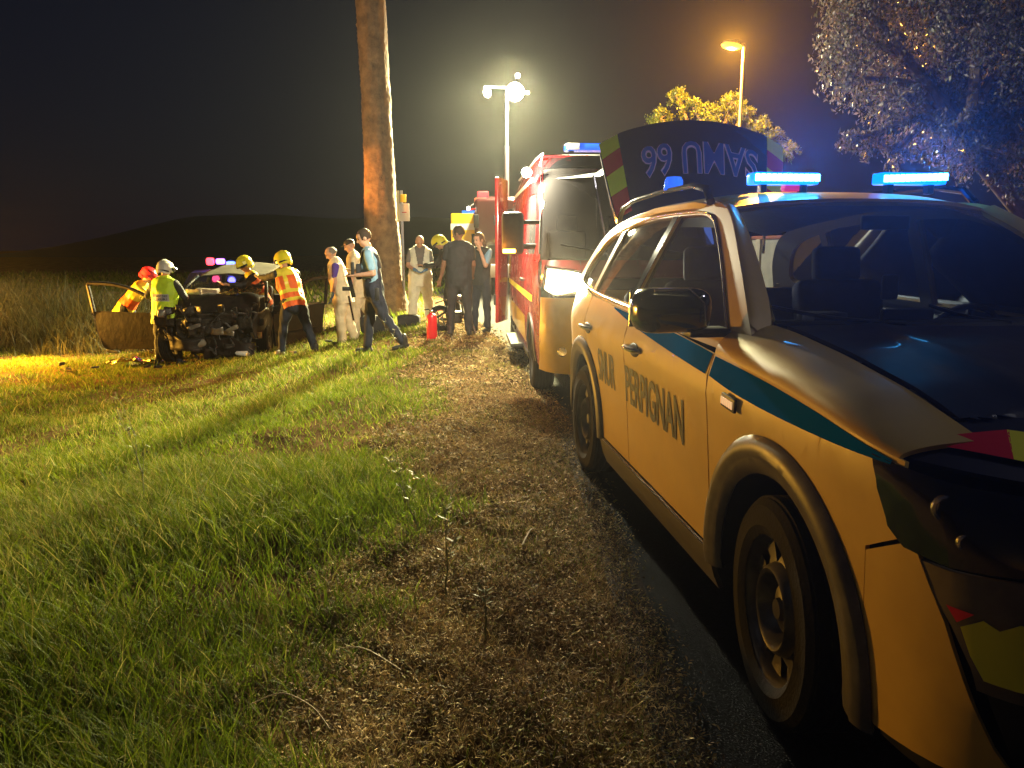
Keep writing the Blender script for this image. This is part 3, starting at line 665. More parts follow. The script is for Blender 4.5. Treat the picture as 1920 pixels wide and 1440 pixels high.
# blue light bars standing on the roof
for (ya, yb, tilt) in ((-.42, -.10, 0), (.22, .55, .012)):
    lb = obj('light_bar', BX((-1.42, (ya + yb) / 2, 1.815 + tilt / 2), (.10, yb - ya, .056), None, .012, 3), M_blue_case, SUV)
    n = 12
    for k in range(n):
        obj('led', BX((-1.366, ya + (yb - ya) * (k + .5) / n, 1.818 + tilt * (k / n)), (.012, (yb - ya) / n * .86, .034), None, .003, 1), M_blue_led, lb)
    for y in (ya + .06, yb - .06): obj('foot', BX((-1.42, y, 1.775), (.05, .03, .05), None, .005, 1), M_black, lb)
    L_ = bpy.data.lights.new('blue_flash', 'AREA'); L_.shape = 'RECTANGLE'; L_.size = yb - ya; L_.size_y = .035; L_.energy = 38; L_.color = (.05, .35, 1)
    lo = bpy.data.objects.new('blue_flash', L_); col.objects.link(lo); lo.parent = SUV; lo.location = (-1.34, (ya + yb) / 2, 1.85); lo.rotation_euler = (R(168), 0, R(-90))
    lr = bpy.data.objects.new('blue_flash_rear', L_.copy()); lr.data.energy = 3; col.objects.link(lr); lr.parent = SUV; lr.location = (-1.50, (ya + yb) / 2, 1.835); lr.rotation_euler = (R(90), 0, R(90))
obj('beacon_base', BX((-1.44, -.20, 1.775), (.05, .09, .032), None, .006), mat('pink lens', (.8, .03, .12), .3, emit=(1, .02, .12), estr=.35), SUV)
bc = bmesh.new(); lathe(bc, [(0, .075), (.04, .07), (.05, .05), (.052, 0)], 20, Matrix.Translation((-2.0, -.60, 1.80))); obj('roof_beacon', bc, M_blue_lens, SUV)
obj('aerial', TB([(-1.7, 0, 1.77), (-1.78, 0, 1.80), (-1.88, 0, 1.83)], [.022, .014, .006], 8), M_gloss, SUV)
# cabin
obj('cabin_floor', BX((-1.75, 0, .40), (2.9, 1.62, .06)), M_black, SUV)
obj('underbody', BX((-1.4, 0, .27), (4.2, 1.15, .12)), M_black, SUV)
obj('engine_bay', BX((.10, 0, .68), (.78, 1.0, .66)), M_black, SUV)
obj('firewall', BX((-.48, 0, .72), (.06, 1.66, .72)), M_black, SUV)
obj('tail_panel', BX((-3.72, 0, .62), (.10, 1.45, .52), None, .05, 3), M_yel_paint, SUV)
obj('dashboard', BX((-.66, 0, 1.08), (.34, 1.50, .26), None, .07, 3), M_black, SUV)
for s in (-1, 1):
    obj('door_lining', BX((-1.7, s * .80, .78), (2.3, .05, .72), None, .02), M_black, SUV)
    st = obj('seat', BX((-1.62, s * .38, .68), (.52, .52, .18), None, .06, 3), M_seat, SUV)
    obj('seat_back', BX((-1.93, s * .38, 1.0), (.15, .50, .64), Matrix.Rotation(R(-14), 3, 'Y'), .06, 3), M_seat, st)
    obj('head_rest', BX((-2.02, s * .38, 1.40), (.10, .27, .20), Matrix.Rotation(R(-8), 3, 'Y'), .045, 3), M_seat, st)
obj('rear_seat', BX((-2.75, 0, .92), (.18, 1.25, .62), Matrix.Rotation(R(-18), 3, 'Y'), .06, 3), M_seat, SUV)
sw = bmesh.new(); M_ = Matrix.Translation((-.96, .38, 1.08)) @ Matrix.Rotation(R(-68), 4, 'Y')
tube(sw, [M_ @ Vector((.18 * math.cos(a), .18 * math.sin(a), 0)) for a in np.linspace(0, 2 * math.pi, 33)], .014, 8); tube(sw, [M_ @ Vector((-.17, 0, 0)), M_ @ Vector((.17, 0, 0))], .016, 6)
obj('steering_wheel', sw, M_black, SUV)
obj('inner_mirror', BX((-.98, 0, 1.60), (.02, .22, .06), None, .01), M_black, SUV)
obj('screen_unit', BX((-.70, -.05, 1.19), (.03, .22, .13), None, .01), M_black, SUV)
for (x, y, z, sz) in ((-.66, -.42, 1.20, (.10, .14, .10)), (-.72, -.12, 1.34, (.012, .07, .10))):
    obj('radio_box', BX((x, y, z), sz, None, .01), M_clad, SUV)
# raised tailgate
def gate(a, t):      # a across -1..1, t from the hinge 0 to the lower lip 1
    w = .60 + .15 * t ** .7; q = a * w
    x = -3.30 - .46 * t; z = 1.68 + .88 * t - .11 * t * t
    return (x - .03 * a * a - .0, q + .04 + .09 * t, z - (.17 * a * a) * t + .04 * (1 - a * a) * math.sin(math.pi * t))
tg = panel('tailgate', [(-1, 0), (1, 0), (1, .80), (.93, .95), (.75, 1.0), (-.75, 1.0), (-.93, .95), (-1, .80)], gate, mat('dark tailgate paint', (.03, .03, .055), .25, coat=.6), SUV, (1, 0, .6), th=.05, res=(.1, .08), sharp=60)
for s in (-1, 1):
    for k in range(4):
        t0, t1 = .02 + k * .232, .02 + (k + 1) * .232
        A_, B_, d_ = s * .985, s * (.985 - .19), .07
        panel('chevron', [(A_, t0), (B_, min(t0 + d_, .97)), (B_, min(t1 + d_, .98)), (A_, t1)], gate, M_ylw_tape if k % 2 == 1 else M_red_tape, tg, (1, 0, .6), th=0, off=.003)
M_ltr_blue = mat('blue reflective lettering', (.03, .09, .36), .35)
M_ltr_line = mat('pink reflective outline', (.95, .62, .74), .4)
# the letters stand upside down as the gate is raised: u runs from the far side of the gate
def gl(off, t0=.40, t1=.66, a0=.66, a1=-.70): 
    def F(u, v):
        p = Vector(gate(a1 + (a0 - a1) * (1 - u), t1 + (t0 - t1) * (1 - v))); return p + Vector((1, 0, .62)).normalized() * off
    return F
letter_on('lettering', 'SAMU 66', gl(.006, t0=.70, t1=.355, a0=.685, a1=-.605), M_ltr_line, tg, .040, off=0)
letter_on('lettering', 'SAMU 66', gl(.009, t0=.697, t1=.363, a0=.676, a1=-.596), M_ltr_blue, tg, .008, off=0)
for s in (-1, 1): obj('gas_strut', TB([(-3.45, s * .60, 1.45), (-3.62, s * .68, 2.02)], .011, 6), M_silver, SUV)
# ------------------------------------------------------------ the red rescue van behind the car
M_red = mat('red paint', (.32, .012, .015), .25, coat=.6, noise_amt=.15, noise_scale=4)
M_dkred = mat('dark red band', (.22, .012, .02), .3, coat=.4)
M_vyel = mat('van yellow paint', (.66, .46, .05), .32, coat=.4, noise_amt=.1, noise_scale=4)
M_lamp_w = emat('lit headlamp', (1, .86, .50), 55)
M_amber = emat('lit indicator', (1, .42, .05), 18)
G_van = glass('van windscreen glass', (.22, .22, .25), veil=.10)
VAN = thing('rescue_van', 'red and yellow rescue van with dark windscreen and lit headlamp parked behind the yellow car', 'van', (1.17, 8.11, 0), math.atan2(-.9985, .055))
VW = ([.18, .30, .5, .9, 1.2, 1.5, 1.9, 2.2, 2.38, 2.48], [.90, .95, .975, .99, .99, .975, .945, .915, .88, .82])
VN = ([.18, .3, .5, .8, 1.0, 1.15, 1.28, 1.38], [.84, .90, .93, .92, .89, .84, .74, .60])
def vn(z): return float(np.interp(z, *VN)) if z < 1.38 else .60 - (z - 1.38) * .98 - .18 * max(0, z - 2.05)
def vw(x, z):
    w = float(np.interp(z, *VW)); n = vn(z); c = n - 1.0
    if x > c: w *= max(1 - min((x - c) / 1.0, .999) ** 4.5, 0) ** (1 / 4.5)
    return w
def vf(y, z, e=0):
    w = float(np.interp(z, *VW)); n = vn(z)
    return (n - 1 + 1.0 * max(1 - min(abs(y) / w, .9995) ** 4.5, 0) ** (1 / 4.5) + e, y, z)
Lv = -4.15
for s in (-1, 1):
    f = lambda x, z, s=s: (x, s * vw(x, z), z); o = (0, s, 0)
    def top(x): return 2.46 if x < -.6 else 2.46 - (x + .6) * .5
    fr = [(vn(z) - .30, z) for z in (.34, .6, .9, 1.1, 1.3, 1.5, 1.8, 2.1, 2.3)]
    arch = arc(0, .36, .43, 178, 2, 20)
    win = [(-.42, 1.42), (.28, 1.42), (.12, 1.60), (-.12, 1.84), (-.28, 2.02), (-.42, 2.06), (-.92, 2.06), (-.92, 1.42)]
    pl = panel('cab_side', [[(-1.08, .30)] + [(-.43, .30)] + arch[0:] + [(.50, .34)] + fr[1:] + [(-.50, 2.42), (-1.08, 2.46)], win], f, M_red, VAN, o, th=.02, res=.12)
    panel('side_window', win, f, G_van, VAN, o, th=0, off=-.012, res=.3)
    panel('sliding_door', [(-2.45, .30), (-2.45, 2.46), (-1.10, 2.46), (-1.10, .30)], f, M_red, VAN, o, th=.02, res=.2)
    panel('body_side', [(Lv, .34), (Lv, 2.46), (-2.47, 2.46), (-2.47, .34), (-2.78, .34)] + arc(-3.2, .36, .43, 2, 178, 18) + [(-3.64, .34)], f, M_red, VAN, o, th=.02, res=.2)
    for z0, z1, m_ in ((.95, 1.02, M_ylw_tape), (.42, .72, M_vyel), (2.2, 2.26, M_white)):
        panel('stripe', [(Lv + .02, z0), (Lv + .02, z1), (-.75 if z0 < .5 else .30, z1), (-.75 if z0 < .5 else .30, z0)], f, m_, VAN, o, th=0, off=.004, res=.3)
    panel('rub_strip', [(Lv, .26), (Lv, .335), (-.46, .335), (-.46, .26)], lambda x, z, s=s: (x, s * (vw(x, z) + .02), z), M_black, VAN, o, th=.03, res=.4)
    panel('wheel_arch_trim', [(.02, .39), (math.pi, .39), (math.pi, .46), (.02, .46)], lambda a, r, s=s: (r * math.cos(a), s * (vw(r * math.cos(a), .36 + r * math.sin(a)) + .012), .36 + r * math.sin(a)), M_black, VAN, o, th=.02, res=(.2, .05))
    for hx in (-1.0, -1.2): obj('door_handle', BX((hx, s * 1.0, 1.12), (.14, .03, .03), None, .008), M_black, VAN)
    wheel(VAN, 0, s * .86, .355, .215, s, steel=True); wheel(VAN, -3.2, s * .86, .355, .215, s, steel=True)
    bm = bmesh.new()
    for cx in (0, -3.2): bx(bm, (cx, s * .66, .45), (.84, .03, .72))
    obj('inner_arch', bm, M_black, VAN)
    # headlamp
    hl = panel('headlamp', [(s * .90, 1.10), (s * .86, 1.30), (s * .62, 1.27), (s * .44, 1.20), (s * .47, 1.13), (s * .60, 1.06), (s * .82, 1.04)], lambda y, z: vf(y, z, .006), mat('headlamp glass', (.5, .45, .35), .1, coat=.6), VAN, (1, 0, 0), th=.04, res=.04)
    obj('headlamp_frame', TB([vf(y, z, .012) for y, z in [(s * .90, 1.10), (s * .86, 1.30), (s * .62, 1.27), (s * .44, 1.20), (s * .47, 1.13), (s * .60, 1.06), (s * .82, 1.04), (s * .90, 1.10)]], .008, 6), M_black, VAN)
    panel('lamp_reflector', [(s * .895, 1.09), (s * .86, 1.285), (s * .60, 1.255), (s * .46, 1.195), (s * .50, 1.12), (s * .80, 1.055)], lambda y, z: vf(y, z, .012), M_lamp_w if s < 0 else emat('dimmer headlamp', (1, .86, .5), 20), hl, (1, 0, 0), th=0, res=.06)
    # mirrors
    mo = obj('door_mirror', BX((.10, s * 1.17, 1.63), (.16, .22, .42), None, .05, 3), M_black, VAN)
    obj('mirror_arm', TB([(.12, s * .92, 1.50), (.12, s * 1.12, 1.50)], .03, 8), M_black, mo); obj('mirror_arm', TB([(.12, s * .90, 1.74), (.12, s * 1.12, 1.74)], .022, 8), M_black, mo)
    ob = BX((.17, s * 1.21, 1.455), (.05, .13, .04), None, .01); obj('indicator', ob, M_amber if s < 0 else M_black, mo)
    obj('mirror_glass', BX((.015, s * 1.17, 1.65), (.01, .18, .34), None, .002, 1), M_silver, mo)
    obj('mud_flap', BX((-3.72, s * .86, .28), (.02, .26, .36), None, .005, 1), M_black, VAN)
    panel('windscreen_pillar', [(s * .93, 1.36), (s * .97, 1.36), (s * .86, 2.34), (s * .81, 2.34)], lambda y, z: vf(y * .99, z, .01), M_red, VAN, (1, s, .3), th=.02, res=.1)
    if s < 0: obj('screen_trim', TB([vf(s * .915, 1.42, .01), vf(s * .875, 1.8, .012), vf(s * .82, 2.30, .012)], .012, 6), M_silver, VAN)
# front
panel('bumper', [(-.93, .30), (-.94, .62), (-.93, 1.02), (-.80, 1.02), (-.60, 1.03), (-.42, 1.10), (.42, 1.10), (.60, 1.03), (.80, 1.02), (.93, 1.02), (.94, .62), (.93, .30)], vf, M_vyel, VAN, (1, 0, 0), th=.02, res=.06, sharp=50)
panel('grille', [(-.40, 1.115), (-.42, 1.20), (.42, 1.20), (.40, 1.115)], lambda y, z: vf(y, z, .0), M_black, VAN, (1, 0, 0), th=.02, res=.1)
panel('air_intake', [(-.62, .42), (-.66, .60), (.66, .60), (.62, .42)], lambda y, z: vf(y, z, .006), M_black, VAN, (1, 0, 0), th=.01, res=.1)
panel('bonnet', [(-.93, 1.115), (-.90, 1.37), (.90, 1.37), (.93, 1.115), (.88, 1.32), (.62, 1.29), (.42, 1.215), (-.42, 1.215), (-.62, 1.29), (-.88, 1.32)], lambda y, z: vf(y, z, 0), M_red, VAN, (1, 0, 0.5), th=.02, res=.07, sharp=50)
panel('windscreen', [(-.92, 1.385), (-.80, 2.32), (.80, 2.32), (.92, 1.385)], lambda y, z: vf(y, z, 0), G_van, VAN, (1, 0, .5), th=0, res=.12, sharp=60)
panel('header', [(-.80, 2.33), (-.72, 2.47), (.72, 2.47), (.80, 2.33)], lambda y, z: vf(y, z, 0), M_gloss, VAN, (1, 0, 1), th=.02, res=.08, sharp=60)
obj('fog_lamp', LT([(0, .02), (.04, .018), (.05, 0)], 16, Matrix.Translation(vf(-.74, .52, .0)) @ Matrix.Rotation(R(75), 4, 'Y')), M_silver, VAN)
def vroof(x, a):
    x0 = vn(2.47) - .12; z = 2.47 + .07 * (1 - a * a) * min(1, (x0 - x) / .8 + .2); return (x, a * .83, z - .0)
panel('roof', [(Lv, -1), (vn(2.47) - .05, -1), (vn(2.47) + .0, -.4), (vn(2.47) + .0, .4), (vn(2.47) - .05, 1), (Lv, 1)], vroof, M_red, VAN, (0, 0, 1), th=.02, res=.25, sharp=60)
obj('roof_edge', TB([(-.25 + vn(2.3), -.83, 2.36), (-.62, -.80, 2.49), (-1.2, -.82, 2.50), (Lv, -.83, 2.50)], .014, 6), M_white, VAN)
obj('roof_edge', TB([vf(y, 2.475, .0) for y in np.linspace(-.72, .3, 9)], .010, 6), M_white, VAN)
for y0, y1 in ((-.10, -.72), (.62, .02)): obj('wiper', TB([Vector(vf(y, z, .03)) for y, z in ((y0, 1.40), ((y0 + y1) / 2, 1.46), (y1, 1.52))], .010, 6), M_black, VAN)
for y in (-.55, .0, .55): obj('bonnet_seam', TB([Vector(vf(y, z, .006)) for z in (1.23, 1.36)], .003, 4), M_black, VAN)
obj('chassis', BX((-1.7, 0, .30), (4.6, 1.25, .16)), M_black, VAN)
obj('dashboard', BX((.10, 0, 1.20), (.5, 1.72, .30), None, .05), M_black, VAN)
obj('bulkhead', BX((-1.15, 0, 1.35), (.04, 1.8, 2.0)), M_black, VAN)
obj('cab_floor', BX((-.2, 0, .5), (1.5, 1.1, .05)), M_black, VAN)
for y in (-.5, .1, .55):
    st = obj('seat', BX((-.62, y, .95), (.45, .42, .2), None, .05), M_seat, VAN); obj('seat_back', BX((-.86, y, 1.35), (.14, .44, .65), None, .05), M_seat, st); obj('head_rest', BX((-.88, y, 1.76), (.08, .24, .17), None, .03), M_seat, st)
obj('rear_panel', BX((Lv + .02, .42, 1.4), (.03, .84, 2.1)), M_red, VAN)
for y in (-.55, .02):   # papers behind the screen
    pass
obj('paper', BX((.22, .62, 1.66), (.01, .14, .20), Matrix.Rotation(R(-40), 3, 'Y')), mat('printed paper', (.6, .5, .5), .7), VAN)
obj('screen_unit', BX((.25, .80, 1.62), (.02, .07, .24), Matrix.Rotation(R(-38), 3, 'Y')), mat('lit blue screen', (.02, .03, .1), .3, emit=(.15, .3, 1), estr=1.2), VAN)
# opened rear door standing beside the body
rd = bmesh.new()
bx(rd, (.30, 0, 0), (.60, .055, 2.14), None, .02, 2)
dd = obj('rear_door', rd, M_red, VAN); dd.location = (Lv + .02, -1.03, 1.43); dd.rotation_euler = (0, R(0), R(-17))
for z in (-.85, -.5, .62, .3): obj('hinge', BX((.05, -.04, z), (.10, .03, .07), None, .005), M_silver, dd)
obj('door_latch', BX((.585, -.03, -.72), (.05, .03, .16), None, .005), M_black, dd); obj('door_latch', BX((.585, -.03, .45), (.05, .03, .14), None, .005), M_black, dd)
obj('side_step', BX((-1.8, -1.0, .32), (1.2, .24, .05), None, .01), M_black, VAN)
# roof light bar and side flood
lb = obj('light_bar', BX((-.95, .05, 2.60), (.22, 1.15, .08), None, .025, 3), M_blue_lens, VAN)
for y in (-.45, .55): obj('foot', BX((-.95, y, 2.54), (.1, .05, .06)), M_black, lb)
obj('lamp_cell', BX((-.835, .02, 2.61), (.02, .09, .05), None, .006), emat('lit blue cell', (.08, .4, 1), 30), lb)
obj('siren_horn', BX((-.83, -.44, 2.60), (.03, .14, .07), None, .01), M_white, lb)
fl = bmesh.new(); M_ = Matrix.Translation((-.45, -.99, 2.28)) @ Matrix.Rotation(R(75), 4, 'Y')
lathe(fl, [(0, .03), (.045, .028), (.055, 0), (.04, -.05), (0, -.06)], 20, M_)
so = obj('side_flood', fl, emat('lit side lamp', (.85, 1, .9), 55), VAN)

# ------------------------------------------------------------ fire engine further back, with the light mast
FE = thing('fire_engine', 'dark red fire engine half hidden behind the rescue van under the light mast', 'fire engine', (.02, 26.0, .15), R(-90))
M_feb = mat('fire engine red', (.05, .006, .007), .3, coat=.5)
def fbox(nm, c, s, m, b=.06, parent=FE): return obj(nm, BX(c, s, None, b, 3), m, parent)
cb = fbox('cab', (.8, 0, 1.62), (1.9, 2.36, 2.4), M_feb, .14)
panel('windscreen', [(-1.02, 1.62), (-.98, 2.48), (.98, 2.48), (1.02, 1.62)], lambda y, z: (1.76 - .03 * y * y, y, z), M_gloss, FE, (1, 0, 0), th=.02, res=.3)
fbox('front_bumper', (1.78, 0, .60), (.16, 2.4, .42), M_white, .05); fbox('grille', (1.77, 0, 1.20), (.04, 1.5, .42), M_black, .01)
fbox('body', (-2.4, 0, 1.75), (4.2, 2.4, 2.5), M_feb, .08)
for k in range(3): 
    for s in (-1, 1): fbox('roller_shutter', (-1.1 - 1.25 * k, s * 1.205, 1.65), (1.1, .03, 1.5), M_silver, .01)
for s in (-1, 1):
    for x in (.75, -3.0): wheel(FE, x, s * 1.05, .48, .28, s, steel=True)
    h = fbox('headlamp', (1.86, s * .95, .75), (.03, .22, .16), M_silver, .02)
    ar = obj('mirror_arm', TB([(1.7, s * 1.15, 2.5), (1.95, s * 1.38, 2.42)], .02, 6), M_red, FE); fbox('mirror', (1.80, s * 1.12, 2.12), (.08, .16, .40), M_black, .03)
    fbox('side_glass', (.95, s * 1.185, 2.05), (.9, .02, .75), M_gloss, .01)
fbox('red_beacon', (1.45, -.92, 2.93), (.24, .34, .2), emat('lit red beacon', (1, .02, .03), 4), .04)
fbox('orange_roof_lamp', (1.5, -.98, 2.76), (.3, .40, .14), emat('lit orange roof lamp', (1, .13, .02), 1.6), .04)
obj('lamp_arm', TB([(1.6, -1.1, 2.72), (1.75, -1.33, 2.55)], .02, 6), M_silver, FE)
bm = bmesh.new(); ell(bm, (1.78, -1.36, 2.50), (.05, .05, .06)); obj('small_work_lamp', bm, emat('lit work lamp', (1, .98, .85), 40), FE)

MAST = thing('light_mast', 'telescopic light mast with glaring floodlights raised above the fire engine', 'light mast', (-.16, 24.2, 3.0), 0)
M_pole = mat('mast pole', (.45, .42, .55), .35, metal=.4)
obj('pole', TB([(0, 0, 0), (0, 0, 1.5)], .07, 10), M_pole, MAST); obj('pole', TB([(0, 0, 1.45), (0, 0, 3.16)], .05, 10), M_pole, MAST)
obj('crossbar', TB([(-.68, 0, 3.20), (.40, 0, 3.16)], .03, 8), M_pole, MAST)
def flood(x, z, r, st, d):
    c = bmesh.new(); M_ = Matrix.Translation((x, -.06, z)) @ Vector(d).normalized().to_track_quat('Z', 'Y').to_matrix().to_4x4()
    lathe(c, [(r, .02), (r * 1.08, .03), (r * 1.08, -.03), (r * .5, -.10), (0, -.11)], 20, M_); h = obj('lamp_housing', c, M_black, MAST)
    c = bmesh.new(); lathe(c, [(0, .035), (r * .7, .03), (r, .018)], 20, M_); obj('lamp_face', c, emat('floodlight face %d' % st, (1, .93, .66), st), h)
flood(.25, 3.04, .25, 260, (.02, -1, -.15)); flood(-.58, 3.02, .13, 90, (-.6, -.8, -.3)); flood(.33, 3.50, .07, 30, (0, -1, .3)); flood(.62, 3.02, .05, 20, (.3, -1, -.1))

# ------------------------------------------------------------ bright yellow vehicle behind
YV = thing('yellow_ambulance', 'bright yellow box ambulance with a white band seen behind the two officers', 'ambulance', (-1.10, 30.2, .15), R(-90))
M_yv = mat('ambulance yellow', (.85, .55, .02), .4)
obj('box_body', BX((-.2, 0, 1.46), (5.0, 2.15, 2.1), None, .06, 3), M_yv, YV)
obj('white_band', BX((-.2, 0, 2.04), (5.02, 2.17, .22), None, .005, 1), M_white, YV)
obj('windscreen', BX((2.27, .3, 1.5), (.12, 1.3, .6), None, .03), M_gloss, YV)
for s in (-1, 1):
    for x in (1.6, -1.7): wheel(YV, x, s * .95, .36, .22, s, steel=True)
obj('roof_lamp', BX((1.9, 0, 2.56), (.2, 1.4, .12), None, .03), M_blue_lens, YV)

# ------------------------------------------------------------ police car light seen over the wreck's roof
PC = thing('patrol_car', 'dark patrol car behind the wreck showing only red and blue roof lights', 'car', (-7.75, 20.6, gz(-7.75, 20.6)), R(-80))
def loft_car(parent, m, glassm, L=4.3, W=1.76, H=1.45, jit=0):
    def side(x, z): return W / 2 * (1 - .03 * (z - .5) ** 2) - max(0, z - .9) * .28
    prof = [(L / 2, .35), (L / 2 - .02, .62), (L / 2 - .25, .78), (.75, .95), (.1, H - .08), (-.3, H), (-1.2, H - .02), (-1.75, 1.0), (-L / 2 + .05, .92), (-L / 2, .5), (-L / 2 + .05, .3)]
    body = [(L / 2, .30), (L / 2, .62), (L / 2 - .3, .80), (.85, .93), (-1.7, .98), (-L / 2, .90), (-L / 2, .30)]
    for s in (-1, 1):
        lp = [body[0]] + body[1:] + arc(-1.3, .32, .36, 178, 2, 12) + arc(1.3, .32, .36, 178, 2, 12)
        panel('side_body', lp, lambda x, z, s=s: (x, s * side(x, z), z), m, parent, (0, s, 0), res=.25, th=.02)
        panel('side_glass', [(.80, .95), (.10, H - .06), (-1.2, H - .05), (-1.70, .99)], lambda x, z, s=s: (x, s * side(x, z), z), glassm, parent, (0, s, 0), res=.3, th=.01)
        for x in (1.3, -1.3): wheel(parent, x, s * (W / 2 - .12), .32, .2, s)
    top = [(L / 2, .32), (L / 2, .62), (L / 2 - .3, .80), (.85, .94)]
    def ribbon(nm, pts, mm):
        d = [0]
        for a, b in zip(pts, pts[1:]): d.append(d[-1] + math.dist(a, b))
        panel(nm, [(0, -1), (d[-1], -1), (d[-1], 1), (0, 1)], lambda t, a: ((lambda x, z: (x, a * (side(x, z) - .01), z + .03 * (1 - a * a)))(float(np.interp(t, d, [p[0] for p in pts])), float(np.interp(t, d, [p[1] for p in pts])))), mm, parent, (0.5, 0, 1), res=.2, th=.02)
    ribbon('front_end', top, m); ribbon('windscreen', [(.84, .95), (.08, H - .06)], glassm); ribbon('roof', [(.08, H - .06), (-.3, H), (-1.2, H - .03)], m); ribbon('rear_end', [(-1.2, H - .04), (-1.75, 1.0), (-L / 2, .92), (-L / 2, .3)], m)
loft_car(PC, mat('patrol car paint', (.02, .03, .08), .3), M_gloss)
obj('red_roof_lamp', BX((-.3, -.28, 1.68), (.2, .20, .2), None, .06), emat('lit red lamp', (1, .04, .06), 5), PC)
obj('blue_roof_lamp', BX((-.3, -.02, 1.68), (.2, .22, .15), None, .05), emat('lit violet lamp', (.35, .12, 1), 6), PC)
obj('blue_roof_lamp', BX((-.3, .24, 1.62), (.2, .22, .13), None, .05), emat('lit deep blue lamp', (.05, .12, 1), 6), PC)

# ------------------------------------------------------------ the wreck
wx, wy = -5.25, 14.2; wz = gz(wx, wy)
WR = thing('wrecked_car', 'crushed dark car with torn open front and both doors swung out on the grass', 'wrecked car', (wx, wy, wz), R(-88))
M_wr = mat('dented dark brown paint', (.018, .012, .010), .55, spec=.25, coat=0, noise_amt=.5, noise_scale=6, bump=.3, bscale=12)
M_wi = mat('torn dark metal', (.05, .045, .045), .45, metal=.5, noise_amt=.6, noise_scale=9, bump=.6, bscale=30)
M_br = mat('bare bent metal', (.30, .28, .25), .4, metal=.7)
M_bag = mat('airbag cloth', (.30, .23, .17), .8, noise_amt=.3, noise_scale=10, bump=.3)
M_foil = mat('gold foil', (.75, .58, .16), .22, metal=1, bump=1, bscale=40)
rw = random.Random(4)
def crump(bm, a, f=6, sd=0):
    for v in bm.verts: v.co += noise.noise_vector(v.co * f + Vector((sd, sd, 0))) * a
    return bm
def sheet(nx, ny, f, amp=.03, sd=0, fr=6):
    bm = bmesh.new(); g = [[bm.verts.new(f(i / nx, j / ny)) for j in range(ny + 1)] for i in range(nx + 1)]
    for i in range(nx):
        for j in range(ny): bm.faces.new((g[i][j], g[i + 1][j], g[i + 1][j + 1], g[i][j + 1]))
    crump(bm, amp, fr, sd); return bm
def solid(o, t=.012):
    m = o.modifiers.new('thickness', 'SOLIDIFY'); m.thickness = t; return o
W2 = .86
solid(obj('roof', sheet(14, 14, lambda u, v: (-.35 - 1.5 * u, (v - .5) * 1.22, 1.40 + .04 * math.sin(math.pi * v) + .24 * u - .06 * u * u), .02, 1, 2.5), mat('pale dusty roof', (.06, .052, .04), .95, spec=.05, coat=0, noise_amt=.3), WR), .02)
for s in (-1, 1):
    obj('windscreen_pillar', TB([(.28, s * .80, .98), (-.05, s * .72, 1.26), (-.36, s * .62, 1.42)], .035, 8), M_wr, WR)
    obj('door_pillar', TB([(-1.05, s * .82, .3), (-1.1, s * .80, .95), (-1.15, s * .63, 1.52)], .045, 8), M_wr, WR)
    solid(obj('rear_side', sheet(12, 8, lambda u, v: (-1.05 - 1.25 * u, s * (.86 - .05 * u), .25 + .72 * v), .02, 3 + s, 3), M_wr, WR))
    solid(obj('front_wing', sheet(12, 9, lambda u, v: (.25 + .72 * u, s * (.84 + .10 * math.sin(u * 3) - .12 * u), .42 + .55 * v * (1 - .25 * u)), .07, 7 * s, 4), M_wr, WR))
    obj('rear_quarter', TB([(-1.85, s * .6, 1.55), (-2.15, s * .78, .98)], .05, 8), M_wr, WR)
    wheel(WR, -1.95, s * .74, .31, .2, s)
wl = wheel(WR, .62, -.76, .31, .2, -1); wl.location = (0.02, -.03, .0); wl.rotation_euler = (R(4), 0, R(-3))
wl = wheel(WR, .60, .74, .31, .2, 1); wl.rotation_euler = (0, 0, R(6))
solid(obj('bonnet', sheet(18, 20, lambda u, v: (.05 + .80 * u, (v - .5) * 1.5, 1.02 + .26 * math.sin(math.pi * min(1, u * 1.15)) * (1 - .3 * abs(v - .4)) - .30 * u), .09, 2, 3.2), M_wr, WR))
solid(obj('front_bumper', sheet(6, 22, lambda u, v: (1.02 - .1 * abs(v - .5) + .05 * math.sin(9 * v), (v - .5) * 1.5, .18 + .28 * u - .12 * v), .09, 5, 3), M_wr, WR))
obj('engine_block', crump(BX((.60, .02, .58), (.50, .78, .50), None, .06, 6), .10, 7, 2), M_wi, WR)
obj('radiator', crump(BX((.88, -.10, .55), (.07, .90, .40), Matrix.Rotation(R(12), 3, 'Z'), .01, 2), .07, 4, 3), M_wi, WR)
obj('firewall', BX((.18, 0, .68), (.06, 1.5, .75)), M_black, WR)
obj('cabin_floor', BX((-.9, 0, .28), (2.2, 1.5, .08)), M_black, WR)
obj('tail', BX((-2.25, 0, .65), (.1, 1.5, .65), None, .04), M_wr, WR)
obj('dashboard', crump(BX((.02, 0, .98), (.30, 1.40, .2), None, .05, 3), .03, 5, 9), M_black, WR)
for s in (-1, 1): obj('seat', crump(BX((-.85, s * .36, .85), (.18, .5, .75), Matrix.Rotation(R(-12), 3, 'Y'), .06, 3), .01), M_seat, WR)
solid(obj('airbag', crump(BX((.16, -.28, 1.14), (.20, .40, .16), None, .06, 4), .06, 5, 4), M_bag, WR), .004)
solid(obj('airbag', sheet(8, 6, lambda u, v: (.34 + .05 * v, -.60 + .30 * v, 1.22 - .38 * u), .03, 6, 5), M_bag, WR), .008)
obj('survival_blanket', sheet(26, 44, lambda u, v: (-.22 + .42 * u, (v - .5) * 1.30, 1.32 - .20 * u), .045, 3, 16), M_foil, WR, sharp=0)
obj('cracked_screen', sheet(10, 14, lambda u, v: (-.30 + .5 * u, (v - .5) * 1.25, 1.44 - .36 * u), .01, 3, 5), G_screen, WR)
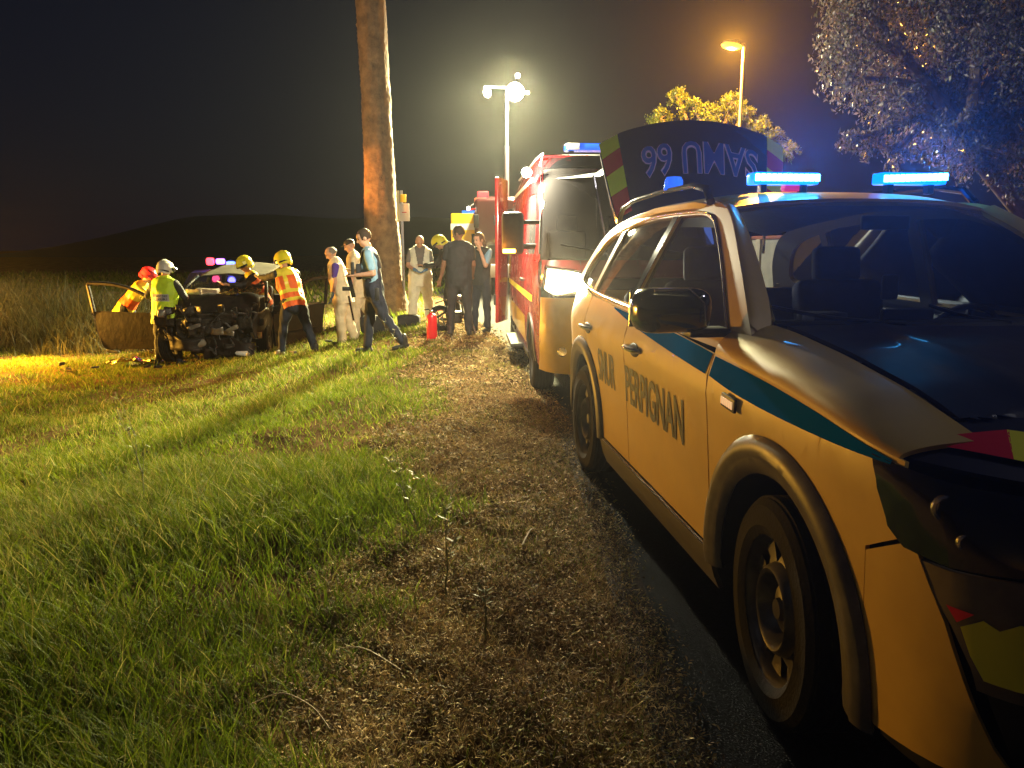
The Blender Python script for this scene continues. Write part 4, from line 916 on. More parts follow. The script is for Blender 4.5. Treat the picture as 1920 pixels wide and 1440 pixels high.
# torn bits of the front end, each its own piece
for k in range(70):
    y = rw.uniform(-.80, .80); z = rw.uniform(.15, .95); x = .80 + rw.uniform(-.05, .32)
    a = Vector((x, y, z)); pts = [a]
    for j in range(3): a = a + Vector((rw.uniform(-.06, .06), rw.uniform(-.12, .12), rw.uniform(-.14, .12))); pts.append(a)
    if k % 2: obj('hose', TB(spl([tuple(p) for p in pts], 4), rw.uniform(.008, .022), 6), M_wi if k % 3 else M_black, WR)
    else: solid(obj('torn_panel', sheet(4, 4, lambda u, v, p=pts[0], q=(rw.uniform(.1, .28), rw.uniform(.08, .22), rw.uniform(-.1, .1)): (p[0] + q[2] * u, p[1] + q[0] * (u - .5), p[2] + q[1] * (v - .5)), .06, k, 6), [M_wi, M_wr, M_br][k % 5 // 2 if k % 5 < 5 else 0], WR), .006)
for (y, z) in ((-.22, .62), (.42, .58)): obj('headlamp_shell', crump(BX((1.08, y, z), (.05, .22, .07), Matrix.Rotation(R(25), 3, 'X'), .02, 2), .03, 8, y), M_br, WR)
obj('foam_piece', crump(BX((1.10, .55, .16), (.08, .20, .08), None, .02, 2), .03, 9), M_white, WR)
def open_door(nm, hinge, ang, mirror=1, frame_r=.032, lbl=None):
    d = bpy.data.objects.new(nm, None); col.objects.link(d); d.parent = WR; d.location = hinge; d.rotation_euler = (0, 0, ang)
    return d
# the open doors: shaped in the plane (length u, height z), one mesh each so they stay parts of the wreck
def door_mesh(sd):
    bm = bmesh.new()
    return bm
def wdoor(hx, hy, hz, ang, s, win_top=.62):
    c, sn = math.cos(ang), math.sin(ang)
    f = lambda u, z: (hx + c * u, hy + sn * u, hz + z + 0 * u)
    o_ = (1, 0, 0)
    skin = [(0, .0), (0, .64), (.10, .66), (1.38, .70), (1.43, .68), (1.38, .37), (1.32, .04), (1.26, 0)]
    d = panel('front_door', skin, lambda u, z: (hx + c * u - sn * .03 * math.sin(z * 4), hy + sn * u + c * .03 * math.sin(z * 4), hz + z), M_wr, WR, o_, th=.05, res=.15)
    fr = spl([(.02, .62), (.32, .88), (.68, 1.08), (1.05, 1.18), (1.42, 1.20), (1.50, 1.17)], 5) + [(1.43, .68)]
    obj('window_frame', TB([f(u, z) for u, z in fr], .035, 8), M_wr, d)
    obj('door_crease', TB([f(.03, .24), f(.6, .25), f(1.18, .26)], .012, 6), M_wr, d)
    obj('door_edge', TB([Vector(f(1.335, .02)) + Vector((.02, 0, 0)), Vector(f(1.40, .37)) + Vector((.02, 0, 0)), Vector(f(1.45, .68)) + Vector((.02, 0, 0))], .008, 5), M_silver, d)
    m2 = BX(Vector(f(.15, .66)) + Vector((.12, 0, .02)), (.10, .18, .12), None, .03, 3); obj('door_mirror', m2, M_black, d)
    return d
wdoor(.22, -.90, .12, R(-92), -1)
wdoor(.15, .90, .16, R(152), 1)

# glass and trim scattered on the grass in front
for k in range(9):
    x = wx - 1.6 + rw.uniform(-1, 4.2); y = wy - 1.3 + rw.uniform(-.5, .3)
    tag(obj('debris', crump(BX((x, y, gz(x, y) + .10), (rw.uniform(.08, .2), .05, rw.uniform(.02, .06)), Matrix.Rotation(rw.uniform(0, 3), 3, 'Z'), .01, 2), .03, 9, k), [M_wi, M_br, M_black][k % 3]),
        ['scrap of torn trim', 'bent strip of bare metal', 'small black plastic fragment'][k % 3] + ' lying in the grass in front of the crushed car', 'debris', 'debris in the grass')
solid(tag(obj('foil_sheet', sheet(20, 16, lambda u, v: (-7.15 + .75 * u, 13.35 + .4 * v, gz(-7, 13.4) + .12), .10, 3, 9), M_foil, sharp=0), 'crumpled gold survival foil on the ground under the open door of the wreck', 'survival blanket'), .002)
# ------------------------------------------------------------ people
def caps(bm, p0, p1, r0, r1, lat=None, flat=1.0, n=14):
    p0, p1 = Vector(p0), Vector(p1); ax = p1 - p0; L = ax.length
    ax = ax.normalized() if L > 1e-6 else Vector((0, 0, 1))
    lat = Vector(lat) if lat is not None else Vector((0, 1, 0))
    lat = lat - ax * lat.dot(ax); lat = lat.normalized() if lat.length > 1e-3 else ax.orthogonal().normalized(); o = ax.cross(lat)
    st = [(-r0 * math.cos(t), r0 * math.sin(t)) for t in np.linspace(.01, math.pi / 2, 5)] + [(L + r1 * math.cos(t), r1 * math.sin(t)) for t in np.linspace(math.pi / 2, .01, 5)]
    rings = [[bm.verts.new(p0 + ax * h + (lat * math.cos(a) + o * math.sin(a) * flat) * r) for a in [2 * math.pi * k / n for k in range(n)]] for h, r in st]
    for a, b in zip(rings, rings[1:]):
        for k in range(n): bm.faces.new((a[k], a[(k + 1) % n], b[(k + 1) % n], b[k]))
    bm.faces.new(rings[0][::-1]); bm.faces.new(rings[-1])
def fuse(name, bm, m, parent, vox=.012, smooth=3, wr=0, region=None, cut=None):
    """voxel-fuse overlapping closed pieces into one smooth skin"""
    me = bpy.data.meshes.new(name); bmesh.ops.recalc_face_normals(bm, faces=bm.faces); bm.to_mesh(me); bm.free()
    t = bpy.data.objects.new(name, me); col.objects.link(t)
    r = t.modifiers.new('r', 'REMESH'); r.mode = 'VOXEL'; r.voxel_size = vox
    if smooth: q = t.modifiers.new('s', 'SMOOTH'); q.factor = .5; q.iterations = smooth
    dg = bpy.context.evaluated_depsgraph_get(); dg.update()
    me2 = bpy.data.meshes.new_from_object(t.evaluated_get(dg)); bpy.data.objects.remove(t); bpy.data.meshes.remove(me); me2.name = name
    if wr or cut:
        bm = bmesh.new(); bm.from_mesh(me2)
        if wr:
            for v in bm.verts: v.co += v.normal * wr * (noise.noise(v.co * 9 + Vector((3, 1, 0))) + .5 * noise.noise(v.co * Vector((22, 22, 9))))
        if cut:
            bmesh.ops.delete(bm, geom=[f for f in bm.faces if cut(f.calc_center_median())], context='FACES')
        bm.to_mesh(me2); bm.free()
    o = obj(name, me2, m, parent, sharp=0)
    me2.polygons.foreach_set('use_smooth', [True] * len(me2.polygons))
    if region:
        idx = [region(p.center, p.normal) for p in me2.polygons]; me2.polygons.foreach_set('material_index', idx); me2.update()
    return o
M_skin = mat('light skin', (.52, .30, .21), .55, noise_amt=.12, noise_scale=20); M_skin2 = mat('brown skin', (.20, .10, .06), .5, noise_amt=.12, noise_scale=20)
M_hair = mat('dark hair', (.035, .022, .015), .6, bump=.5, bscale=200); M_hair2 = mat('grey hair', (.20, .17, .14), .7, bump=.5, bscale=200)
M_boot = mat('black boot', (.02, .02, .02), .45); M_navyc = mat('navy trousers', (.018, .022, .04), .85, noise_amt=.3, noise_scale=12)
M_eye = mat('eye', (.03, .02, .02), .2); M_mouth = mat('lips', (.35, .13, .11), .5)
def person(label, x, y, head, H, lean=5, hd=(10, 0), legs=((5, 8, 4), (-5, 8, 4)), arms=((5, 8, 15, 0), (5, 8, 15, 0)), skin=M_skin, shirt=None, sleeve=.5, vest=None, trousers=M_navyc, shoes=M_boot,
           gloves=None, hair=M_hair, hairk='short', helmet=None, vregion=None, z=None, build=1.0, loose=.004, vlen=.12, face=True, vopen=False, twist=0):
    k = H / 1.80; build *= 1.13; t = thing('person', label, 'person', (x, y, gz(x, y) if z is None else z), R(head))
    ax = {}
    def legp(i, s):
        sw, kn, out = legs[i]; hp = Vector((0, s * .095, 0)); so = math.sin(R(out))
        d1 = Vector((math.sin(R(sw)), s * so, -math.cos(R(sw)))).normalized(); kp = hp + d1 * .43
        d2 = Vector((math.sin(R(sw - kn)), s * so * .6, -math.cos(R(sw - kn)))).normalized(); ap = kp + d2 * .43
        ft = -max(0, (kn - sw) - 8) * .6 if (kn - sw) > 8 else 0
        fd = Vector((math.cos(R(ft)), s * .12, math.sin(R(ft)))); return hp, kp, ap, fd
    Ls = [legp(0, 1), legp(1, -1)]
    low = min(min(a.z - .075, (a + fd * .16).z - .05) for _, _, a, fd in Ls)
    pz = -low; up = Vector((math.sin(R(lean)), 0, math.cos(R(lean)))); PV = Vector((-.08 * math.sin(R(lean)), 0, pz))
    tw = Matrix.Rotation(R(twist), 3, up)
    CH = PV + up * .36; NK = PV + up * .56; SH = PV + up * .50
    fwd = Vector((math.cos(R(lean)), 0, -math.sin(R(lean))))
    pl = R(hd[0]); yw = R(hd[1])
    hup = Vector((math.sin(R(lean * .5) + pl * .5), 0, math.cos(R(lean * .5) + pl * .5))); HC_ = NK + hup * .165 + Vector((.02, 0, 0))
    Rh = Matrix.Rotation(yw, 3, 'Z') @ Matrix.Rotation(pl + R(lean) * .4, 3, 'Y')
    S = lambda v: Vector(v) * k
    hips, armsJ = [], []
    for i, s in enumerate((1, -1)):
        a, o, b, inw = arms[i]; sh = SH + tw @ Vector((0, s * .185, 0)); a = R(a); o = R(o); b = R(b); inw = R(inw)
        d = Vector((math.sin(a) * math.cos(o), s * math.sin(o), -math.cos(a) * math.cos(o))); F = Vector((math.cos(a), 0, math.sin(a)))
        mm = (F * math.cos(inw) + Vector((0, -s, 0)) * math.sin(inw)).normalized(); d2 = (d * math.cos(b) + mm * math.sin(b)).normalized()
        el = sh + d * .285; wr = el + d2 * .25; armsJ.append((sh, el, wr, d2, mm))
    def hand(bm, wr, d, mm, s, e=0.0):
        sd = d.cross(mm).normalized(); pa = wr + d * .045
        caps(bm, S(wr), S(wr + d * .085), (.024 + e) * k, (.034 + e) * k, sd, .5)
        for j, (off, ln) in enumerate(((-.030, .070), (-.010, .080), (.010, .075), (.029, .060))):
            b0 = wr + d * .085 + sd * off; b1 = b0 + (d + mm * .35) .normalized() * ln * .5; b2 = b1 + (d + mm * 1.0).normalized() * ln * .5
            caps(bm, S(b0), S(b1), (.0095 + e) * k, (.009 + e) * k, n=8); caps(bm, S(b1), S(b2), (.009 + e) * k, (.0075 + e) * k, n=8)
        th = wr + d * .03 - sd * .028; caps(bm, S(th), S(th + (d * .8 - sd * .6 + mm * .5).normalized() * .06), (.011 + e) * k, (.009 + e) * k, n=8)
    Y = tw @ Vector((0, 1, 0)); bd = build
    def torso(bm, e=0, z0=-.02, top=True):
        caps(bm, S(PV + up * (z0)), S(PV + up * .12), (.150 * bd + e) * k, (.140 * bd + e) * k, (0, 1, 0), .74)
        caps(bm, S(PV + up * .10), S(PV + up * .30 + fwd * .01), (.140 * bd + e) * k, (.158 * bd + e) * k, Y, .70)
        caps(bm, S(CH - up * .06), S(CH + up * .06), (.160 * bd + e) * k, (.150 * bd + e) * k, Y, .68)
        caps(bm, S(SH + Y * .13), S(SH - Y * .13), (.062 + e) * k, (.062 + e) * k)
    # body: one continuous skin
    bm = bmesh.new(); torso(bm, -.008)
    caps(bm, S(SH + up * .0), S(NK + up * .05), .062 * k, .054 * k); caps(bm, S(NK), S(HC_ - hup * .03), .055 * k, .054 * k)
    hr = Rh
    def HE(c, r): ell(bm, S(HC_ + hr @ Vector(c)), [q * k for q in r], hr, 18, 12)
    HE((-.005, 0, .02), (.098, .077, .100)); HE((.022, 0, -.045), (.072, .062, .070)); HE((.060, 0, -.085), (.028, .032, .024)); HE((.030, 0, .035), (.070, .068, .06))
    caps(bm, S(HC_ + hr @ Vector((.090, 0, .010))), S(HC_ + hr @ Vector((.108, 0, -.028))), .010 * k, .015 * k, n=8)
    for s in (1, -1): HE((-.005, s * .078, -.012), (.022, .012, .032))
    for i, s in enumerate((1, -1)):
        sh, el, wr, d2, mm = armsJ[i]
        caps(bm, S(sh), S(el), .052 * k, .042 * k); caps(bm, S(el), S(wr), .042 * k, .027 * k); hand(bm, wr, d2, mm, s)
        hp, kp, ap, fd = Ls[i]; hp, kp, ap = hp + PV, kp + PV, ap + PV
        caps(bm, S(hp), S(kp), .085 * k * bd, .055 * k); caps(bm, S(kp), S(ap), .055 * k, .038 * k)
        caps(bm, S(ap + Vector((-.03, 0, -.035))), S(ap + fd * .13 + Vector((0, 0, -.045))), .036 * k, .028 * k)
    fuse('body', bm, skin, t, .0095 * k, 2)
    if trousers:
        bm = bmesh.new(); caps(bm, S(PV - up * .03), S(PV + up * .10), (.158 * bd + loose) * k, (.150 * bd + loose) * k, (0, 1, 0), .78)
        for i, s in enumerate((1, -1)):
            hp, kp, ap, fd = Ls[i]; hp, kp, ap = hp + PV, kp + PV, ap + PV
            caps(bm, S(hp), S(kp), (.096 * bd + loose) * k, (.070 + loose) * k); caps(bm, S(kp), S(ap + (kp - ap) * .06), (.070 + loose) * k, (.056 + loose) * k)
            caps(bm, S(kp + (ap - kp) * .7), S(ap + (kp - ap) * .08), (.060 + loose) * k, (.062 + loose) * k)
        fuse('trousers', bm, trousers, t, .012, 2, .018)
    if shirt:
        bm = bmesh.new(); torso(bm, .012); caps(bm, S(SH), S(NK + up * .01), .07 * k, .062 * k)
        for i, s in enumerate((1, -1)):
            sh, el, wr, d2, mm = armsJ[i]
            if sleeve <= 1: caps(bm, S(sh), S(sh.lerp(el, sleeve)), .068 * k, .062 * k)
            else: caps(bm, S(sh), S(el), .068 * k, .060 * k); caps(bm, S(el), S(el.lerp(wr, sleeve - 1)), .060 * k, .048 * k)
        fuse('shirt', bm, shirt, t, .012, 2, .016)
    if vest:
        bm = bmesh.new(); torso(bm, .034, -.02 - vlen + .1)
        if vlen > .12: caps(bm, S(PV - up * (vlen + .02)), S(PV + up * .1), (.188 * bd) * k, (.172 * bd) * k, (0, 1, 0), .80)
        reg = None; base, sec = vest if isinstance(vest, tuple) else (vest, None)
        if vregion: reg = lambda c, n: vregion((Vector(c) / k - PV).dot(up), (tw.inverted() @ (Vector(c) / k - PV)).y, (Vector(c) / k - PV).dot(fwd))
        ct = None
        if vopen: ct = lambda c: ((Vector(c) / k - PV).dot(fwd) > .03 and abs(c.y / k) < .02 + .17 * max(0, (Vector(c) / k - PV).dot(up) - .10) and (Vector(c) / k - PV).dot(up) > .10)
        cu = ct; ct = lambda c: (Vector(c) / k - PV).dot(up) < -vlen or (cu is not None and cu(c))
        o = fuse('waistcoat', bm, [base] + ([sec] if sec else []), t, .012, 2, .013, reg, ct); ax['vest'] = o
    for i, s in enumerate((1, -1)):
        hp, kp, ap, fd = Ls[i]; ap = ap + PV; bm = bmesh.new()
        caps(bm, S(ap + Vector((-.045, 0, -.035))), S(ap + fd * .145 + Vector((0, 0, -.042))), .044 * k, .036 * k, (0, 1, 0), .9); caps(bm, S(ap + Vector((-.02, 0, -.04))), S(ap + Vector((-.01, 0, .08))), .048 * k, .05 * k)
        fuse('boot', bm, shoes, t, .012, 2)
        if gloves:
            sh, el, wr, d2, mm = armsJ[i]; bm = bmesh.new(); hand(bm, wr, d2, mm, s, .005); caps(bm, S(wr - d2 * .05), S(wr + d2 * .02), .036 * k, .032 * k); fuse('glove', bm, gloves, t, .0095, 2)
    Hm = Matrix.Translation(S(HC_)) @ hr.to_4x4() @ Matrix.Scale(k, 4)
    if helmet is None and hairk:
        bm = bmesh.new(); c = {'short': ((-.014, 0, .028), (.100, .082, .100)), 'thin': ((-.03, 0, .012), (.086, .080, .092)), 'cap': ((-.004, 0, .034), (.106, .086, .094))}[hairk if hairk != 'pony' else 'short']
        ell(bm, c[0], c[1], None, 20, 14)
        bmesh.ops.delete(bm, geom=[f for f in bm.faces if (f.calc_center_median().x > .045 and f.calc_center_median().z < .070) or f.calc_center_median().z < (-.035 if hairk != 'cap' else .03) - .0], context='FACES')
        for v in bm.verts: v.co = Hm @ v.co
        o = obj('hair' if hairk != 'cap' else 'cap', bm, hair, t, sharp=0); q = o.modifiers.new('t', 'SOLIDIFY'); q.thickness = .008; q.offset = 0
        if hairk == 'cap':
            bm = bmesh.new(); ell(bm, (.105, 0, .045), (.06, .06, .008)); [setattr(v, 'co', Hm @ v.co) for v in bm.verts]; obj('cap_peak', bm, hair, t)
        if hairk == 'pony':
            bm = bmesh.new(); caps(bm, (-.09, 0, .03), (-.15, 0, -.10), .03, .018); ell(bm, (-.095, 0, .03), (.035, .035, .035)); [setattr(v, 'co', Hm @ v.co) for v in bm.verts]; obj('ponytail', bm, hair, t)
    if face:
        for s in (1, -1):
            bm = bmesh.new(); ell(bm, (.083, s * .030, .006), (.009, .013, .007), None, 8, 6); [setattr(v, 'co', Hm @ v.co) for v in bm.verts]; obj('eye', bm, M_eye, t)
            bm = bmesh.new(); caps(bm, (.090, s * .016, .024), (.084, s * .044, .026), .005, .004, n=6); [setattr(v, 'co', Hm @ v.co) for v in bm.verts]; obj('eyebrow', bm, M_hair, t)
        bm = bmesh.new(); caps(bm, (.088, .018, -.058), (.088, -.018, -.058), .006, .006, n=6); [setattr(v, 'co', Hm @ v.co) for v in bm.verts]; obj('mouth', bm, M_mouth, t)
    if helmet:
        hm, vm, kind = helmet; bm = bmesh.new()
        prof = [(0, .165), (.05, .158), (.09, .135), (.118, .095), (.130, .045), (.130, .0), (.128, -.03)]
        lathe(bm, prof, 28); 
        for v in bm.verts:
            v.co.x *= 1.16; v.co.y *= .93
            if v.co.x > .05 and v.co.z < .04: v.co.z = max(v.co.z, .03)
            if v.co.x < -.02 and v.co.z < -.02: v.co.z -= .05; v.co.x *= .97
        bmesh.ops.recalc_face_normals(bm, faces=bm.faces); [setattr(v, 'co', Hm @ v.co) for v in bm.verts]
        o = obj('helmet', bm, hm, t, sharp=0); q = o.modifiers.new('t', 'SOLIDIFY'); q.thickness = .012; q.offset = 1
        bm = bmesh.new(); tube(bm, [(.16 * math.sin(b), 0, .02 + .155 * math.cos(b)) for b in np.linspace(-1.35, 1.1, 12)], .014, 6); [setattr(v, 'co', Hm @ v.co) for v in bm.verts]; obj('helmet_comb', bm, hm, o)
        bm = bmesh.new(); tube(bm, [(.150 * math.cos(b), .128 * math.sin(b), .02) for b in np.linspace(-1.5, 1.5, 14)], .022, 8); [setattr(v, 'co', Hm @ v.co) for v in bm.verts]; obj('visor', bm, vm, o)
        bm = bmesh.new(); tube(bm, [(.145 * math.cos(b), .132 * math.sin(b), -.035) for b in np.linspace(1.9, 2 * math.pi - 1.9, 12)], .016, 6); [setattr(v, 'co', Hm @ v.co) for v in bm.verts]; obj('neck_band', bm, vm, o)
        if kind == 'lamp':
            bm = bmesh.new(); caps(bm, (.02, -.15, .05), (.10, -.15, .05), .018, .02, n=10); [setattr(v, 'co', Hm @ v.co) for v in bm.verts]; obj('helmet_lamp', bm, M_silver, o)
    ax.update(t=t, PV=PV, up=up, k=k, fwd=fwd, S=S, SH=SH, arms=armsJ, tw=tw)
    return ax
M_hv = mat('lime high visibility cloth', (.42, .62, .02), .6, noise_amt=.15, noise_scale=10); M_hvo = mat('orange high visibility cloth', (.85, .14, .02), .6, noise_amt=.12, noise_scale=10)
M_hvy = mat('yellow reflective band', (.80, .62, .05), .4); M_dkjk = mat('dark jacket', (.025, .025, .032), .8, noise_amt=.3, noise_scale=12)
M_cream = mat('cream work cloth', (.74, .62, .42), .8, noise_amt=.15, noise_scale=10); M_white_c = mat('white work cloth', (.82, .80, .70), .8, noise_amt=.12, noise_scale=10)
M_purple = mat('purple shirt', (.08, .04, .30), .8); M_lblue = mat('light blue polo', (.20, .36, .52), .75); M_greyt = mat('grey tee shirt', (.14, .13, .14), .8)
M_glove = mat('blue nitrile glove', (.12, .25, .50), .4); M_hy = mat('yellow helmet shell', (.68, .60, .02), .3, coat=.4); M_hw = mat('grey helmet shell', (.42, .42, .38), .3, coat=.4)
M_redh = mat('red helmet shell', (.65, .02, .03), .35, coat=.3)
# commander in the lime waistcoat, back to us
P1 = person('rescuer seen from behind in a lime waistcoat and grey helmet standing before the wreck', -6.09, 13.52, 84, 1.82, lean=6, hd=(15, -12), legs=((3, 4, 9), (2, 4, 9)), arms=((10, 34, 70, 30), (10, 32, 70, 25)),
            shirt=M_dkjk, sleeve=.95, vest=(M_hv, M_black), vlen=.20, helmet=(M_hw, M_black, 'lamp'), face=False, vregion=lambda h, y, f: 1 if (-.005 < h < .008) else 0, build=1.15)
def backplate(P, s_, size, h, w, m, ml, zoff=.0):
    k = P['k']; up = P['up']; fw = P['fwd']; c = (P['PV'] + up * h) ; vo = P['vest']
    def F(u, v): 
        p = c + P['tw'] @ Vector((0, -(u - .5) * w, 0)) + up * (v - .5) * size
        r_ = vo.ray_cast(Vector(p * k) - fw * 1.0, fw) if vo.type == 'MESH' else (False,)
        q = (r_[1] - fw * .006) if r_[0] else Vector(p * k) - fw * .16
        return tuple(q)
    return F
bpy.context.view_layer.update()
F_ = backplate(P1, '', .12, .245, .30, None, None)
pt = panel('back_label', [(0, 0), (1, 0), (1, 1), (0, 1)], lambda u, v: F_(u, v), mat('grey reflective label', (.30, .31, .35), .4), P1['t'], (0, 0, 0), th=.002, res=.12)
for j, (w_, v0) in enumerate((('COMDT DES', .56), ('SECOURS', .12))):
    letter_on('lettering', w_, lambda u, v, v0=v0: tuple(Vector(F_(.08 + .84 * u, v0 + .30 * v)) - P1['fwd'] * .006), M_letter, pt, .02, cuts=6)
# rescuer bent over behind the opened door
person('rescuer in red helmet and yellow and orange jacket bending down behind the open car door', -7.45, 15.0, 5, 1.80, lean=38, hd=(25, 0), legs=((10, 20, 8), (-15, 10, 8)), arms=((50, 10, 40, 20), (50, 10, 40, 20)),
       shirt=M_hvy, sleeve=1.9, vest=(M_hvy, M_hvo), helmet=(M_redh, M_redh, ''), vregion=lambda h, y, f: 1 if (.02 < h < .22) else 0, vlen=.2, face=True)
vz = lambda h, y, f: 1 if (-.03 < h < .03 or .12 < h < .185 or (f < 0 and h > .18 and (abs(abs(y) - .105) < .032)) or (f < 0 and h > .43)) else 0
# firefighter facing the wreck from the far side
person('firefighter in yellow helmet with face turned towards us leaning over the crushed bonnet', -4.72, 14.55, 215, 1.78, lean=24, hd=(18, 10), legs=((10, 12, 6), (-8, 6, 6)), arms=((55, 12, 40, 15), (45, 10, 60, 15)),
       shirt=M_dkjk, sleeve=1.9, vest=(M_hvo, M_hvy), helmet=(M_hy, M_black, ''), vregion=lambda h, y, f: 1 if (.10 < h < .16 or abs(y) < .05 or h > .45) else 0)
# firefighter in the orange waistcoat, reaching in
P4 = person('firefighter seen from behind in orange and yellow waistcoat and yellow helmet reaching into the wreck', -3.62, 12.75, 132, 1.78, lean=26, hd=(12, 12), legs=((16, 10, 8), (-20, 6, 7)), arms=((78, 6, 12, 10), (58, 10, 35, 10)),
            shirt=M_dkjk, sleeve=1.9, vest=(M_hvo, M_hvy), helmet=(M_hy, M_black, ''), vregion=vz, face=True, build=1.06, gloves=mat('tan work glove', (.45, .33, .2), .8))
# two men in cream work clothes
person('bald man in cream overalls and purple short sleeves looking down, blue glove on', -2.93, 13.24, 188, 1.70, lean=9, hd=(28, 0), legs=((4, 6, 3), (-10, 6, 3)), arms=((2, 5, 12, 0), (2, 5, 12, 0)),
       shirt=M_purple, sleeve=.62, vest=M_cream, trousers=M_cream, shoes=mat('dusty boot', (.12, .09, .07), .8), gloves=M_glove, hair=M_hair2, hairk='thin', loose=.026, vlen=.18, build=1.2)
person('man with dark short hair in a tan tunic walking just behind the bald man', -2.78, 13.95, 192, 1.75, lean=7, hd=(20, 0), legs=((8, 6, 3), (-16, 12, 3)), arms=((4, 5, 12, 0), (4, 5, 12, 0)),
       shirt=M_cream, sleeve=.6, vest=M_cream, trousers=M_cream, shoes=mat('pale trainer', (.6, .5, .35), .6), hair=M_hair, hairk='cap', loose=.022, vlen=.22, build=1.08)
# walking gendarme
P7 = person('walking officer in light blue polo, dark waistcoat and navy trousers carrying gear at the chest', -2.02, 11.25, 187, 1.84, lean=6, hd=(18, 8), legs=((-21, 14, 3), (10, 3, 3)), arms=((-14, 14, 98, 15), (-6, 12, 105, 20)),
            shirt=M_lblue, sleeve=.72, vest=None, trousers=M_navyc, build=1.04)
k = P7['k']; S7 = P7['S']; PV, up, fw, SH = P7['PV'], P7['up'], P7['fwd'], P7['SH']
for s in (1, -1):
    bm = bmesh.new(); tube(bm, [S7(PV + up * .30 + fw * .13 + Vector((0, s * .09, 0))), S7(SH + up * .04 + fw * .07 + Vector((0, s * .10, 0))), S7(SH + up * .055 + Vector((0, s * .10, 0))), S7(SH - up * .04 - fw * .11 + Vector((0, s * .10, 0))), S7(PV + up * .28 - fw * .13 + Vector((0, s * .09, 0)))], .026 * k, 8)
    obj('harness_strap', bm, M_dkjk, P7['t'])
bm = bmesh.new(); caps(bm, S7(PV + up * .14), S7(PV + up * .24), .176 * k, .172 * k, (0, 1, 0), .80); fuse('plate_carrier', bm, M_navyc, P7['t'], .012, 2)
bm = bmesh.new(); bx(bm, S7(PV + up * .27 + fw * .17), (.07 * k, .24 * k, .22 * k), None, .02); obj('pouch', bm, M_dkjk, P7['t'])
bm = bmesh.new(); caps(bm, S7(PV + up * .01), S7(PV + up * .03), .172 * k, .172 * k, (0, 1, 0), .80); fuse('belt', bm, M_black, P7['t'], .012, 2)
obj('holster', BX(S7(PV + up * -.06 + Vector((-.05, .19, 0))), (.06, .05, .18), None, .015), M_black, P7['t'])
gun = thing('carried_rifle', 'dark slung rifle hanging in front of the walking officer', 'rifle', (-2.32, 11.16, gz(-2.3, 11.2)), R(187))
bm = bmesh.new(); bx(bm, (0, 0, 1.02), (.06, .05, .34), Matrix.Rotation(R(12), 3, 'Y'), .01); tube(bm, [(.04, 0, .88), (-.02, 0, .52)], .014, 8); obj('barrel', bm, M_gloss, gun); obj('magazine', BX((.07, 0, .98), (.11, .03, .06), None, .008), M_black, gun); obj('stock', BX((-.03, 0, 1.26), (.05, .04, .20), None, .012), M_black, gun)
# man in the white waistcoat, hands together
person('grey haired man in open white waistcoat and white trousers with blue gloves clasped before him', -1.83, 15.48, -82, 1.74, lean=7, hd=(38, 0), legs=((2, 3, 7), (2, 3, 7)), arms=((12, 12, 62, 48), (12, 12, 62, 48)),
       shirt=M_greyt, sleeve=.6, vest=M_white_c, vopen=True, vlen=.17, trousers=M_white_c, shoes=mat('pale shoe', (.55, .5, .42), .6), gloves=M_glove, hair=M_hair2, hairk='thin', loose=.032, build=1.2)
# dark uniformed officer, back to us
person('officer in black uniform seen from behind, bare left arm hanging, beside the van door', -.86, 12.66, 98, 1.80, lean=2, hd=(14, 62), legs=((2, 2, 5), (2, 2, 5)), arms=((4, 13, 10, 0), (8, 10, 40, 10)),
       skin=M_skin2, shirt=M_dkjk, sleeve=.6, vest=M_dkjk, vlen=.08, trousers=M_dkjk, face=True, build=1.05, hairk='short', hair=M_hair)
person('woman with ponytail and hand raised to her face, blue sleeves and dark waistcoat', -.53, 13.3, 238, 1.70, lean=3, hd=(12, -10), legs=((2, 2, 4), (2, 2, 4)), arms=((35, 8, 138, 22), (10, 10, 70, 30)),
       shirt=M_lblue, sleeve=.7, vest=M_dkjk, vlen=.08, trousers=M_navyc, hair=mat('brown hair', (.10, .055, .03), .6), hairk='pony', build=.93)
person('rescuer in dark jacket and yellow helmet half hidden behind the black uniformed officer', -1.22, 15.3, 175, 1.68, lean=16, hd=(28, 0), legs=((10, 15, 5), (-5, 10, 5)), arms=((30, 8, 60, 10), (30, 8, 60, 10)),
       shirt=M_dkjk, sleeve=1.9, trousers=M_dkjk, helmet=(M_hy, M_black, ''), face=True)
